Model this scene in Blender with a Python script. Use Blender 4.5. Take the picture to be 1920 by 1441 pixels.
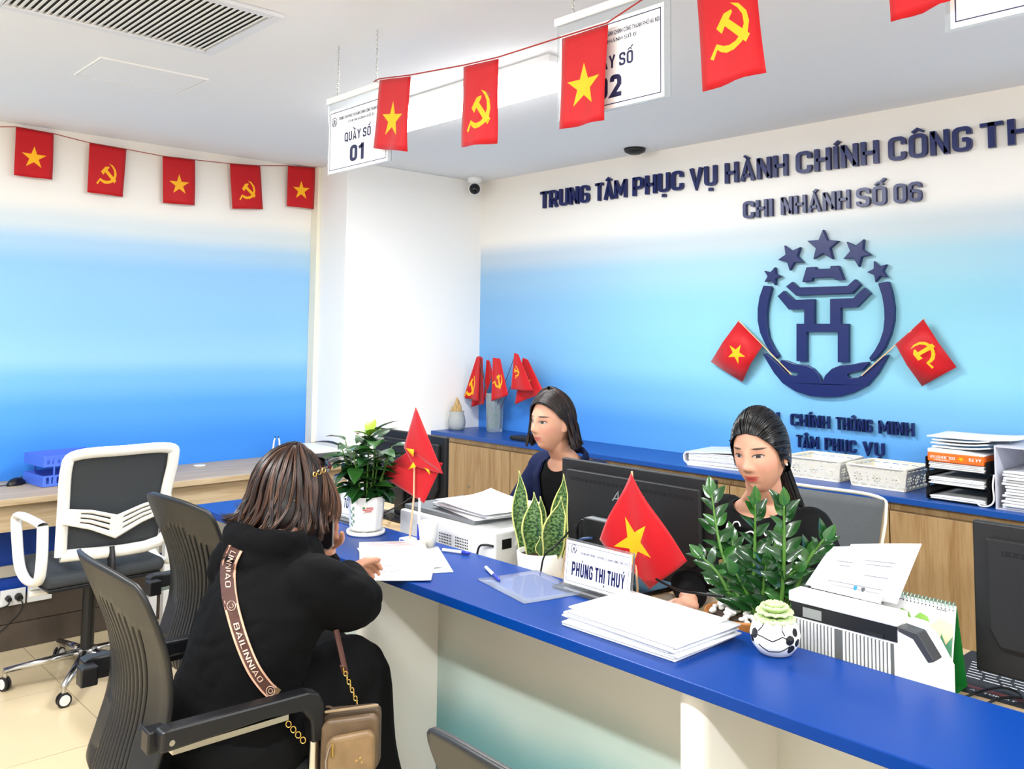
import bpy, bmesh, math, random
import numpy as np
from mathutils import Vector, Matrix, noise
from mathutils.geometry import tessellate_polygon, delaunay_2d_cdt
for o in list(bpy.data.objects): bpy.data.objects.remove(o, do_unlink=True)
scene = bpy.context.scene
COL = scene.collection
random.seed(7)
# ---------------------------------------------------------------- camera (solved from the photograph's vanishing lines)
FPX, CY, IMW, IMH = 1672.9, 490.9, 1920, 1441
CAM = Vector((0, 0, 1.45))
FWD = Vector((-0.73266423, 0.67591889, 0.07960387))
RGT = Vector((0.67865814, 0.73437679, 0.01067035))
UPV = Vector((0.05124694, -0.0618416, 0.99676947))
cd = bpy.data.cameras.new('camera'); cam = bpy.data.objects.new('camera', cd); COL.objects.link(cam)
cd.sensor_fit = 'HORIZONTAL'; cd.sensor_width = 36; cd.lens = FPX/IMW*36
cd.shift_y = -(IMH/2-CY)/IMW; cd.clip_start = .02
cam.matrix_world = Matrix(((RGT.x, UPV.x, -FWD.x, CAM.x), (RGT.y, UPV.y, -FWD.y, CAM.y), (RGT.z, UPV.z, -FWD.z, CAM.z), (0, 0, 0, 1)))
scene.camera = cam
# ---------------------------------------------------------------- light and exposure
vs = scene.view_settings
vs.view_transform = 'Standard'; vs.look = 'None'; vs.gamma = 1; vs.exposure = 0.86; vs.use_curve_mapping = False
w = bpy.data.worlds.new('world'); scene.world = w; w.use_nodes = True
bg = w.node_tree.nodes['Background']; bg.inputs[0].default_value = (.94, .97, 1, 1); bg.inputs[1].default_value = .95
def area(name, loc, sx, sy, power, col=(.94, .975, 1)):
    l = bpy.data.lights.new(name, 'AREA'); l.shape = 'RECTANGLE'; l.size = sx; l.size_y = sy; l.energy = power; l.color = col
    o = bpy.data.objects.new(name, l); COL.objects.link(o); o.location = loc
    return o
# the ceiling battens: position, each also gets a modelled fixture further down
LAMPS = [(-2.84, 2.33), (.55, 2.33), (-3.2, -.12), (-1.7, -.12), (-.2, -.12), (2.0, 2.33), (1.3, -.12)]
for lx, ly in LAMPS: area('batten_light', (lx, ly, 2.372), 1.12, .10, 24)
# ---------------------------------------------------------------- room dimensions
YB, YC, HC, XR, YP, XL, ZC, ZL, XLF = 3.85, 3.47, 2.454, -4.48, 2.81, -4.85, .84, .717, -4.32
YF, YK, ZT, ZD = 1.515, 1.867, .76, .70

# ---------------------------------------------------------------- helpers
def at(u, v, X=None, Y=None, Z=None, D=None):
    """photo pixel -> point where its ray meets the given plane"""
    d = FWD + RGT*((u-960)/FPX) + UPV*((CY-v)/FPX)
    if X is not None: t = (X-CAM.x)/d.x
    elif Y is not None: t = (Y-CAM.y)/d.y
    elif Z is not None: t = (Z-CAM.z)/d.z
    else: t = D
    return CAM + d*t
def lin(c):
    if isinstance(c, str):
        c = c.lstrip('#'); c = [int(c[i:i+2], 16)/255 for i in (0, 2, 4)]
    return [x/12.92 if x <= .04045 else ((x+.055)/1.055)**2.4 for x in c[:3]] + [1]
MATS = {}
def mat(name, col='#808080', rough=.5, metal=0, spec=.5, var=0, vscale=8, bump=0, bscale=60, stretch=(1, 1, 1), trans=0, alpha=1, emit=0, sheen=0, coat=0, ior=1.45, col2=None):
    if name in MATS: return MATS[name]
    m = bpy.data.materials.new(name); m.use_nodes = True; nt = m.node_tree; b = nt.nodes['Principled BSDF']
    c = lin(col)
    b.inputs['Base Color'].default_value = c; b.inputs['Roughness'].default_value = rough; b.inputs['Metallic'].default_value = metal
    b.inputs['Specular IOR Level'].default_value = spec; b.inputs['IOR'].default_value = ior
    b.inputs['Transmission Weight'].default_value = trans; b.inputs['Alpha'].default_value = alpha
    b.inputs['Coat Weight'].default_value = coat; b.inputs['Sheen Weight'].default_value = sheen
    if emit: b.inputs['Emission Color'].default_value = c; b.inputs['Emission Strength'].default_value = emit
    if var or bump or col2:
        tc = nt.nodes.new('ShaderNodeTexCoord'); mp = nt.nodes.new('ShaderNodeMapping'); mp.inputs['Scale'].default_value = stretch
        nt.links.new(tc.outputs['Object'], mp.inputs[0])
    if var or col2:
        n = nt.nodes.new('ShaderNodeTexNoise'); n.inputs['Scale'].default_value = vscale; n.inputs['Detail'].default_value = 5
        nt.links.new(mp.outputs[0], n.inputs['Vector'])
        r = nt.nodes.new('ShaderNodeMix'); r.data_type = 'RGBA'
        mr = nt.nodes.new('ShaderNodeMapRange'); mr.inputs[1].default_value = .35; mr.inputs[2].default_value = .65
        nt.links.new(n.outputs[0], mr.inputs[0]); nt.links.new(mr.outputs[0], r.inputs['Factor'])
        a = lin(col2) if col2 else [x*(1-var) for x in c[:3]]+[1]
        r.inputs['A'].default_value = a; r.inputs['B'].default_value = c if col2 else [min(1, x*(1+var*.5)) for x in c[:3]]+[1]
        nt.links.new(r.outputs['Result'], b.inputs['Base Color'])
    if bump:
        n2 = nt.nodes.new('ShaderNodeTexNoise'); n2.inputs['Scale'].default_value = bscale; n2.inputs['Detail'].default_value = 3
        nt.links.new(mp.outputs[0], n2.inputs['Vector'])
        bp = nt.nodes.new('ShaderNodeBump'); bp.inputs['Strength'].default_value = bump; bp.inputs['Distance'].default_value = .004
        nt.links.new(n2.outputs[0], bp.inputs['Height']); nt.links.new(bp.outputs[0], b.inputs['Normal'])
    MATS[name] = m; return m
def ramp_mat(name, stops, axis=2, rough=.6, hstops=None, spec=.3, wob=0):
    """printed gradient that follows world height (object coordinates), optionally mixed sideways"""
    m = bpy.data.materials.new(name); m.use_nodes = True; nt = m.node_tree; b = nt.nodes['Principled BSDF']
    b.inputs['Roughness'].default_value = rough; b.inputs['Specular IOR Level'].default_value = spec
    tc = nt.nodes.new('ShaderNodeTexCoord'); sp = nt.nodes.new('ShaderNodeSeparateXYZ'); nt.links.new(tc.outputs['Object'], sp.inputs[0])
    z = sp.outputs[axis]
    if wob:
        n = nt.nodes.new('ShaderNodeTexNoise'); n.inputs['Scale'].default_value = 1.1; n.inputs['Detail'].default_value = 4
        nt.links.new(tc.outputs['Object'], n.inputs['Vector'])
        ma = nt.nodes.new('ShaderNodeMath'); ma.operation = 'MULTIPLY_ADD'; ma.inputs[1].default_value = wob; nt.links.new(n.outputs[0], ma.inputs[0]); nt.links.new(z, ma.inputs[2]); z = ma.outputs[0]
    def rampnode(src, st):
        lo, hi = st[0][0], st[-1][0]
        mr = nt.nodes.new('ShaderNodeMapRange'); mr.inputs[1].default_value = lo; mr.inputs[2].default_value = hi; nt.links.new(src, mr.inputs[0])
        cr = nt.nodes.new('ShaderNodeValToRGB'); cr.color_ramp.interpolation = 'EASE'
        els = cr.color_ramp.elements
        while len(els) < len(st): els.new(.5)
        for e, (p, c) in zip(els, st): e.position = (p-lo)/(hi-lo)
        for e, (p, c) in zip(els, st): e.color = lin(c)
        nt.links.new(mr.outputs[0], cr.inputs[0]); return cr.outputs[0]
    out = rampnode(z, stops)
    if hstops:
        stops2, hx = hstops
        o2 = rampnode(z, stops2); f = rampnode(sp.outputs[0], hx)
        mx = nt.nodes.new('ShaderNodeMix'); mx.data_type = 'RGBA'
        nt.links.new(f, mx.inputs['Factor']); nt.links.new(out, mx.inputs['A']); nt.links.new(o2, mx.inputs['B']); out = mx.outputs['Result']
    nt.links.new(out, b.inputs['Base Color'])
    return m

class B:
    """a mesh under construction"""
    def __init__(s): s.v = []; s.f = []; s.mi = []; s.cur = 0
    def add(s, vs, fs, mi=None):
        n = len(s.v); s.v += [tuple(p) for p in vs]; s.f += [[i+n for i in f] for f in fs]; s.mi += [s.cur if mi is None else mi]*len(fs); return s
    def box(s, x0, x1, y0, y1, z0, z1):
        v = [(x, y, z) for x in (x0, x1) for y in (y0, y1) for z in (z0, z1)]
        return s.add(v, [(0, 1, 3, 2), (4, 6, 7, 5), (0, 4, 5, 1), (2, 3, 7, 6), (0, 2, 6, 4), (1, 5, 7, 3)])
    def cbox(s, c, d): return s.box(c[0]-d[0]/2, c[0]+d[0]/2, c[1]-d[1]/2, c[1]+d[1]/2, c[2]-d[2]/2, c[2]+d[2]/2)
    def obox(s, p0, p1, w, h, up=(0, 0, 1)):
        """bar from p0 to p1 of width w and height h"""
        p0, p1 = Vector(p0), Vector(p1); d = (p1-p0).normalized(); up = Vector(up); a = d.cross(up)
        if a.length < 1e-5: a = d.cross(Vector((0, 1, 0)))
        a.normalize(); u = a.cross(d)
        v = [p + a*sa*w/2 + u*su*h/2 for p in (p0, p1) for sa in (-1, 1) for su in (-1, 1)]
        return s.add(v, [(0, 1, 3, 2), (4, 6, 7, 5), (0, 4, 5, 1), (2, 3, 7, 6), (0, 2, 6, 4), (1, 5, 7, 3)])
    def tube(s, pts, r, n=8, cap=True, sx=1, sy=1, up=None):
        pts = [Vector(p) for p in pts]; k = len(pts); rs = r if hasattr(r, '__len__') else [r]*k
        vs = []; prev = None
        for i, p in enumerate(pts):
            d = (pts[min(i+1, k-1)]-pts[max(i-1, 0)]).normalized()
            if prev is None:
                ref = Vector(up) if up else (Vector((0, 0, 1)) if abs(d.z) < .9 else Vector((1, 0, 0)))
            else: ref = prev
            a = ref - d*ref.dot(d)
            if a.length < 1e-6: a = d.orthogonal()
            a.normalize(); b_ = d.cross(a); prev = a
            for j in range(n):
                t = 2*math.pi*j/n; vs.append(p + a*math.cos(t)*rs[i]*sx + b_*math.sin(t)*rs[i]*sy)
        fs = [(i*n+j, i*n+(j+1) % n, (i+1)*n+(j+1) % n, (i+1)*n+j) for i in range(k-1) for j in range(n)]
        if cap: fs += [tuple(range(n-1, -1, -1)), tuple(range((k-1)*n, k*n))]
        return s.add(vs, fs)
    def cyl(s, p0, p1, r0, r1=None, n=20): return s.tube([p0, p1], [r0, r0 if r1 is None else r1], n)
    def lathe(s, prof, c=(0, 0, 0), n=28, close=False, sx=1, sy=1):
        k = len(prof); vs = [(c[0]+r*math.cos(2*math.pi*j/n)*sx, c[1]+r*math.sin(2*math.pi*j/n)*sy, c[2]+z) for r, z in prof for j in range(n)]
        fs = [(i*n+j, i*n+(j+1) % n, (i+1)*n+(j+1) % n, (i+1)*n+j) for i in range(k-1) for j in range(n)]
        if prof[0][0] > 1e-6: fs.append(tuple(range(n-1, -1, -1)))
        if prof[-1][0] > 1e-6 and not close: fs.append(tuple(range((k-1)*n, k*n)))
        return s.add(vs, fs)
    def ball(s, c, r, nu=20, nv=12, M=None):
        r = (r, r, r) if not hasattr(r, '__len__') else r
        vs = []; c = Vector(c)
        for i in range(nv+1):
            th = math.pi*i/nv
            for j in range(nu):
                ph = 2*math.pi*j/nu; p = Vector((r[0]*math.sin(th)*math.cos(ph), r[1]*math.sin(th)*math.sin(ph), -r[2]*math.cos(th)))
                vs.append(c + (M @ p if M else p))
        fs = [(i*nu+j, i*nu+(j+1) % nu, (i+1)*nu+(j+1) % nu, (i+1)*nu+j) for i in range(nv) for j in range(nu)]
        return s.add(vs, fs)
    def prism(s, poly, d0, d1, fn=None):
        """poly: 2-D outline; fn(x, y, d) -> 3-D point"""
        fn = fn or (lambda x, y, d: (x, y, d)); n = len(poly)
        tris = tessellate_polygon([[Vector((p[0], p[1], 0)) for p in poly]])
        vs = [fn(p[0], p[1], d0) for p in poly] + [fn(p[0], p[1], d1) for p in poly]
        fs = [tuple(reversed(t)) for t in tris] + [tuple(i+n for i in t) for t in tris] + [(i, (i+1) % n, n+(i+1) % n, n+i) for i in range(n)]
        return s.add(vs, fs)
    def grid(s, fn, nu, nv, skip=None):
        vs = [fn(i/nu, j/nv) for j in range(nv+1) for i in range(nu+1)]
        fs = [(j*(nu+1)+i, j*(nu+1)+i+1, (j+1)*(nu+1)+i+1, (j+1)*(nu+1)+i) for j in range(nv) for i in range(nu) if not (skip and skip(i, j))]
        return s.add(vs, fs)
    def mesh(s, name, mats=None, smooth=False):
        me = bpy.data.meshes.new(name); me.from_pydata(s.v, [], s.f)
        for m in (mats or []): me.materials.append(m)
        me.polygons.foreach_set('material_index', s.mi)
        bm = bmesh.new(); bm.from_mesh(me); bmesh.ops.remove_doubles(bm, verts=bm.verts, dist=1e-6); bmesh.ops.recalc_face_normals(bm, faces=bm.faces); bm.to_mesh(me); bm.free()
        if smooth: me.polygons.foreach_set('use_smooth', [True]*len(me.polygons))
        me.update(); return me
    def obj(s, name, m, parent=None, smooth=False, bev=0, solid=0, loc=(0, 0, 0), rot=(0, 0, 0), seg=2, auto=False):
        me = s.mesh(name, m if isinstance(m, (list, tuple)) else [m], smooth or auto)
        o = bpy.data.objects.new(name, me); COL.objects.link(o); o.location = loc; o.rotation_euler = rot
        if parent: o.parent = parent
        if solid:
            md = o.modifiers.new('solid', 'SOLIDIFY'); md.thickness = solid; md.offset = 0
        if bev:
            md = o.modifiers.new('bevel', 'BEVEL'); md.width = bev; md.segments = seg; md.limit_method = 'ANGLE'; md.angle_limit = .6
        if auto: me.set_sharp_from_angle(angle=.7)
        return o
def tag(o, label, cat, group=None, kind=None):
    if label: o['label'] = label
    if cat: o['category'] = cat
    if group: o['group'] = group
    if kind: o['kind'] = kind
    return o
def thing(name, label, cat, loc=(0, 0, 0), rz=0, group=None):
    o = bpy.data.objects.new(name, None); COL.objects.link(o); o.location = loc; o.rotation_euler = (0, 0, rz); o.empty_display_size = .1
    return tag(o, label, cat, group)
def struct(o): o['kind'] = 'structure'; return o
def place(me, name, parent=None, loc=(0, 0, 0), rot=(0, 0, 0), sc=(1, 1, 1), M=None):
    o = bpy.data.objects.new(name, me); COL.objects.link(o)
    if M is not None: o.matrix_basis = M
    else: o.location = loc; o.rotation_euler = rot; o.scale = sc
    if parent: o.parent = parent
    return o
def lerp(a, b, t): return a+(b-a)*t
def smooth_curve(pts, n=8):
    """Catmull-Rom through the points"""
    P = [Vector(p) for p in pts]; out = []
    for i in range(len(P)-1):
        p0, p1, p2, p3 = P[max(i-1, 0)], P[i], P[i+1], P[min(i+2, len(P)-1)]
        for k in range(n):
            t = k/n; out.append(.5*((2*p1)+(p2-p0)*t+(2*p0-5*p1+4*p2-p3)*t*t+(3*p1-p0-3*p2+p3)*t**3))
    out.append(P[-1]); return out
# lettering: a condensed bold stroke alphabet -----------------------------------
def _rr(pts, rad=.17, n=4):
    """polyline with rounded inner corners"""
    out = [pts[0]]
    for i in range(1, len(pts)-1):
        p, a, c = Vector(pts[i]), Vector(pts[i-1]), Vector(pts[i+1])
        da, dc = (a-p), (c-p); r_ = min(rad, da.length*.5, dc.length*.5); da.normalize(); dc.normalize()
        p0, p1 = p+da*r_, p+dc*r_
        for k in range(n+1):
            t = k/n; q = p0*(1-t)**2+p*2*t*(1-t)+p1*t*t; out.append((q.x, q.y))
    out.append(pts[-1]); return out
def _strokes(ch, h):
    w = {'I': 2*h, 'M': .78, 'W': .85, '1': .36, 'A': .60, 'V': .60, 'Y': .58, 'T': .50, 'L': .44, 'E': .44, 'F': .44, '-': .3, '.': 2*h, ':': 2*h}.get(ch, .56)
    l, r, b, T, m = h, w-h, h, 1-h, .5
    S = {'I': [[(l, 0), (l, 1)]], 'H': [[(l, 0), (l, 1)], [(r, 0), (r, 1)], [(l, m), (r, m)]], 'T': [[(0, T), (w, T)], [(w/2, 0), (w/2, 1)]],
         'N': [[(l, 0), (l, 1)], [(r, 0), (r, 1)], [(l+.01, 1-h*.6), (r-.01, h*.6)]], 'M': [[(l, 0), (l, 1)], [(r, 0), (r, 1)], [(l, 1-h*.6), (w/2, .3), (r, 1-h*.6)]],
         'L': [[(l, 1), (l, b), (w, b)]], 'E': [[(w, T), (l, T), (l, b), (w, b)], [(l, m), (w*.9, m)]], 'F': [[(w, T), (l, T), (l, 0)], [(l, m), (w*.9, m)]],
         'A': [[(h*.9, 0), (w/2, 1-h*.3), (w-h*.9, 0)], [(w*.25, .26), (w*.75, .26)]], 'V': [[(h*.9, 1), (w/2, h*.3), (w-h*.9, 1)]],
         'Y': [[(h*.9, 1), (w/2, .45), (w-h*.9, 1)], [(w/2, 0), (w/2, .48)]], 'K': [[(l, 0), (l, 1)], [(r, 1), (l+.02, .48), (r, 0)]], 'X': [[(h, 0), (r, 1)], [(h, 1), (r, 0)]], 'Z': [[(0, T), (r, T), (l, b), (w, b)]],
         'U': [_rr([(l, 1), (l, b), (r, b), (r, 1)])], 'C': [_rr([(r, .66), (r, T), (l, T), (l, b), (r, b), (r, .34)])], 'G': [_rr([(r, .68), (r, T), (l, T), (l, b), (r, b), (r, .48), (w*.52, .48)])],
         'O': [_rr([(l, m), (l, T), (r, T), (r, b), (l, b), (l, m)])], 'Q': [_rr([(l, m), (l, T), (r, T), (r, b), (l, b), (l, m)]), [(w*.6, .22), (w, -.06)]],
         'D': [_rr([(l, b), (l, T), (r, T), (r, b), (l, b)]), [(l, 0), (l, 1)]], 'P': [[(l, 0), (l, 1)], _rr([(l, T), (r, T), (r, .42), (l, .42)])],
         'R': [[(l, 0), (l, 1)], _rr([(l, T), (r, T), (r, .44), (l, .44)]), [(w*.5, .44), (r, 0)]], 'B': [[(l, 0), (l, 1)], _rr([(l, T), (r-.02, T), (r-.02, .53), (l, .53)]), _rr([(l, .53), (r, .53), (r, b), (l, b)])],
         'S': [_rr([(r, .70), (r, T), (l, T), (l, .52), (r, .48), (r, b), (l, b), (l, .30)])],
         '0': [_rr([(l, m), (l, T), (r, T), (r, b), (l, b), (l, m)])], '1': [[(r, 0), (r, 1)], [(r, T-.02), (0, .74)]], '2': [_rr([(l, .70), (l, T), (r, T), (r, .55)])+[(l+.01, b), (w, b)]],
         '3': [_rr([(l, .74), (l, T), (r, T), (r, .53), (w*.4, .53)]), _rr([(w*.4, .53), (r, .53), (r, b), (l, b), (l, .28)])], '4': [[(w*.7, 0), (w*.7, 1), (l, .3), (w, .3)]], '7': [[(0, T), (r, T), (w*.35, 0)]],
         '5': [_rr([(r, T), (l, T), (l, .55), (r, .55), (r, b), (l, b), (l, .28)])], '6': [_rr([(r, .72), (r, T), (l, T), (l, b), (r, b), (r, .55), (l, .55)])], '8': [_rr([(l, .75), (l, T), (r, T), (r, .53), (l, .53), (l, .75)]), _rr([(l, .3), (l, .53), (r, .53), (r, b), (l, b), (l, .3)])],
         '9': [_rr([(l, .28), (l, b), (r, b), (r, T), (l, T), (l, .45), (r, .45)])], '-': [[(0, .45), (w, .45)]], '.': [[(h, 0), (h, 2*h)]]}
    return S.get(ch, S['I']), w
DECO = {'Â': 'A^', 'À': 'A`', 'Á': "A'", 'Ậ': 'A^.', 'Ầ': 'A^`', 'Ô': 'O^', 'Ố': "O^'", 'Ộ': 'O^.', 'Ụ': 'U.', 'Ù': 'U`', 'Í': "I'", 'Ị': 'I.', 'Ý': "Y'", 'Ế': "E^'"}
def _ribbon(pts, h, V, F):
    P = [Vector(p[:2]) for p in pts]; n = len(P); n0 = len(V)
    for i in range(n):
        d0 = (P[i]-P[i-1]).normalized() if i else None; d1 = (P[i+1]-P[i]).normalized() if i < n-1 else None
        if d0 is None: d0 = d1
        if d1 is None: d1 = d0
        t = (d0+d1); t = t.normalized() if t.length > .2 else d1
        nn = Vector((-t.y, t.x)); k = h/max(.45, nn.dot(Vector((-d1.y, d1.x))))
        V += [tuple(P[i]+nn*k)+(0,), tuple(P[i]-nn*k)+(0,)]
    F += [[n0+2*i, n0+2*i+1, n0+2*i+3, n0+2*i+2] for i in range(n-1)]
_tc = {}
def glyph(ch, bold):
    k = (ch, bold)
    if k in _tc: return _tc[k]
    h = .085+bold
    spec = DECO.get(ch, ch); st, w_ = _strokes(spec[0], h); V, F = [], []
    for p in st: _ribbon(p, h, V, F)
    c = w_/2; up = 1.0
    for mk in spec[1:]:
        if mk == '^': _ribbon([(c-.17, 1.07), (c, 1.2), (c+.17, 1.07)], .045, V, F); up = 1.16
        elif mk == "'": o_ = .12 if up > 1 else 0; _ribbon([(c-.03+o_, up+.06), (c+.13+o_, up+.22)], .055, V, F)
        elif mk == '`': o_ = .14 if up > 1 else 0; _ribbon([(c+.05-o_, up+.06), (c-.12-o_, up+.22)], .055, V, F)
        elif mk == '.': _ribbon([(c-.08, -.18), (c+.08, -.18)], .08, V, F)
    _tc[k] = (np.array(V), F, w_); return _tc[k]
CAP = 1.0
def line_layout(text, bold=.0, gap=.11, space=.34):
    x = 0; out = []
    for ch in text:
        if ch == ' ': x += space-gap; continue
        v, f, w_ = glyph(ch, bold); out.append((ch, x, v, f)); x += w_+gap
    return out, x-gap
def text_mesh(b, text, x0, x1, z0, capz, fn, bold=0, thick=0):
    """letters fitted between x0 and x1, caps from z0 up to z0+capz; fn(x, z, d) -> 3-D"""
    lay, W = line_layout(text, bold); sx = (x1-x0)/W; sz = capz/CAP
    for ch, x, v, f in lay: letter(b, v, f, x0+x*sx, sx, z0, sz, fn, thick)
def letter(b, v, f, ox, sx, z0, sz, fn, thick):
    n = len(v)
    front = [fn(ox+p[0]*sx, z0+p[1]*sz, thick) for p in v]
    if not thick: b.add(front, f); return
    back = [fn(ox+p[0]*sx, z0+p[1]*sz, 0) for p in v]
    cnt = {}
    for q in f:
        for i in range(len(q)):
            e = (q[i], q[(i+1) % len(q)]); cnt[e] = 1
    side = [(a, c, c+n, a+n) for (a, c) in cnt if (c, a) not in cnt]
    b.add(front+back, f+side)
# ================================================================= the setting
XE, YS = 3.0, -3.2      # far right wall, front behind the camera left open so world light enters
M_white = mat('paint_white', '#f1efeb', .7, spec=.25)
M_ceil = mat('paint_ceiling', '#eaecef', .8, spec=.2)
M_tile = mat('floor_tile', '#cbb895', .16, spec=.5, var=.05, vscale=1.3)
M_grout = mat('floor_grout', '#a99b86', .8)
fl = struct(B().box(XL-.2, XE, YS, YB+.1, -.06, -.004).obj('floor', M_grout))
TS = .6
tm = B().box(.0015, TS-.0015, .0015, TS-.0015, -.003, 0).mesh('tile', [M_tile])
nx = int((XE-XL)/TS)+1
for i in range(nx):
    for j in range(int((YB-YS)/TS)+1):
        x, y = -4.58+i*TS, YS+.22+j*TS
        if x+TS < XE+.01 and y+TS < YB+.2: place(tm, 'tile', fl, (x, y, 0))
struct(B().box(XL-.2, XE, YS, YB+.1, HC, HC+.08).obj('ceiling', M_ceil))
# printed wall paper gradients (white at the top, sky blues below)
def paper(stops, k):
    """print colours given as (height, red, green, blue) out of 255, divided by k to leave room for the light"""
    out = []
    for z, *rgb in stops:
        c = [q/k for q in lin([q/255 for q in rgb])[:3]]; out.append((z, [12.92*q if q < .0031308 else 1.055*q**(1/2.4)-.055 for q in c]))
    return out
WTOP = paper([(2.06, 246, 243, 237), (2.45, 244, 238, 228)], 1.06)
M_wback = ramp_mat('wallpaper_back', paper([(.6, 60, 142, 246), (.95, 74, 154, 250), (1.12, 100, 176, 255), (1.3, 134, 198, 255), (1.6, 150, 206, 255), (1.8, 170, 216, 255), (1.93, 214, 234, 252)], 1.38) + WTOP,
    hstops=(paper([(.6, 90, 168, 252), (.95, 102, 180, 255), (1.12, 134, 206, 255), (1.3, 160, 230, 255), (1.6, 168, 236, 255), (1.8, 192, 240, 255), (1.93, 232, 246, 251)], 1.45) + WTOP,
            [(-4.4, '#000000'), (-2.3, '#ffffff'), (-1.6, '#ffffff'), (-.6, '#404040')]))
M_wleft = ramp_mat('wallpaper_left', paper([(.5, 55, 140, 245), (.85, 66, 150, 248), (1.05, 90, 170, 252), (1.2, 124, 192, 255), (1.32, 156, 211, 255), (1.5, 150, 206, 255), (1.78, 154, 208, 255), (1.9, 184, 222, 252), (2.0, 232, 244, 250)], 1.3) + paper([(2.12, 244, 240, 233), (2.45, 243, 236, 226)], 1.06), wob=.03)
struct(B().box(XR, XE, YB, YB+.1, 0, HC).obj('wall_back', M_wback))
struct(B().box(XL-.1, XL, YS, YP+.06, 0, HC).obj('wall_left', M_wleft))
struct(B().box(XE, XE+.1, YS, YB, 0, HC).obj('wall_right', M_white))
pil = struct(B().box(XL-.1, XR, YP, YB+.1, 0, HC).obj('wall_pillar', M_white, bev=.004))
struct(B().box(XL, XL+.075, YP-.022, YP, 0, HC).obj('trim_1', mat('trim_cream', '#e9e2cd', .5), bev=.003))
# low blue wall under the left desk with a steel rail and dark tile skirting
M_blue = mat('panel_blue', '#0a3d9c', .45)
struct(B().box(XL, -4.60, YS, YP-.03, .235, ZL-.045).obj('wall_low_left', M_blue))
bb = struct(B().box(XL, -4.592, YS, YP-.03, 0, .235).obj('baseboard_left', mat('grout_brown', '#8d8071', .8)))
M_dt = mat('skirting_tile', '#4c423a', .3, var=.25, vscale=5)
dtm = B().box(0, .012, .002, .798, .0, .114).mesh('tile', [M_dt])
for j in range(8):
    for k in range(2): place(dtm, 'tile', bb, (-4.592, YS+.15+j*.8-.22*k, +.001+k*.118))
# ceiling furniture -------------------------------------------------------
M_wm = mat('white_metal', '#ebebea', .4)
M_lamp = mat('lamp_diffuser', '#ffffff', .5, emit=9)
for i, (lx, ly) in enumerate(LAMPS):
    lab = ['white fluorescent batten on the ceiling behind the hanging red flags'] + ['fluorescent batten on the ceiling outside the photograph']*6
    t = thing('batten_lamp', lab[i], 'ceiling lamp', (lx, ly, HC), group=None if i == 0 else 'ceiling battens out of view')
    B().box(-.62, .62, -.115, .115, -.028, 0).obj('housing', M_wm, t, bev=.004)
    B().box(-.60, .60, -.10, .10, -.075, -.028).obj('diffuser', M_lamp, t, bev=.02, seg=3)
vx0, vx1, vy0, vy1 = -3.075, -2.53, .62, 1.34
v = thing('air_vent', 'white framed return air grille with slanted slats in the ceiling', 'vent', ((vx0+vx1)/2, (vy0+vy1)/2, HC))
hx, hy = (vx1-vx0)/2, (vy1-vy0)/2
b = B(); fw = .035
b.box(-hx, hx, -hy, -hy+fw, -.014, 0).box(-hx, hx, hy-fw, hy, -.014, 0).box(-hx, -hx+fw, -hy+fw, hy-fw, -.014, 0).box(hx-fw, hx, -hy+fw, hy-fw, -.014, 0)
b.obj('frame', mat('vent_white', '#dfe1e6', .4), v, bev=.003)
B().box(-hx+fw, hx-fw, -hy+fw, hy-fw, -.0015, 0).obj('duct', mat('duct_dark', '#3a3a3a', .8), v)
sl = B().obox((-hx+fw, 0, 0), (hx-fw, 0, 0), .0125, .0022).mesh('slat', [mat('vent_slat', '#f0f0ee', .4)])
ns = 33
for i in range(ns):
    place(sl, 'slat', v, (0, -hy+fw+.01+i*(2*hy-2*fw-.02)/(ns-1), -.0085), rot=(.32, 0, 0))
h = thing('ceiling_hatch', 'flush white access hatch outlined in the ceiling beside the air grille', 'hatch', (-3.57, 1.275, HC))
B().box(-.15, .15, -.2, .2, -.004, 0).obj('panel', M_ceil, h, bev=.002)
b = B()
for x0, x1, y0, y1 in ((-.157, .157, -.207, -.203), (-.157, .157, .203, .207), (-.157, -.153, -.203, .203), (.153, .157, -.203, .203)): b.box(x0, x1, y0, y1, -.005, 0)
b.obj('frame', M_white, h)
s = thing('smoke_detector', 'small black round detector on the ceiling above the wall heading', 'detector', (-3.06, 3.72, HC))
B().lathe([(0, -.03), (.03, -.03), (.055, -.018), (.06, 0)]).obj('body', mat('black_plastic', '#141414', .4), s, True)
c = thing('security_camera', 'white security camera with black eye in the corner of the ceiling', 'camera', (-4.375, 3.70, HC))
B().lathe([(.02, -.045), (.045, -.03), (.05, 0)]).obj('mount', M_wm, c, True)
B().ball((0, 0, -.075), .042).obj('housing', M_wm, c, True)
dv = (CAM-Vector((-4.375, 3.70, HC-.075))).normalized()
B().ball(dv*.012+Vector((0, 0, -.075)), .037).obj('eye', mat('camera_eye', '#0a0a0b', .15), c, True)
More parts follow.
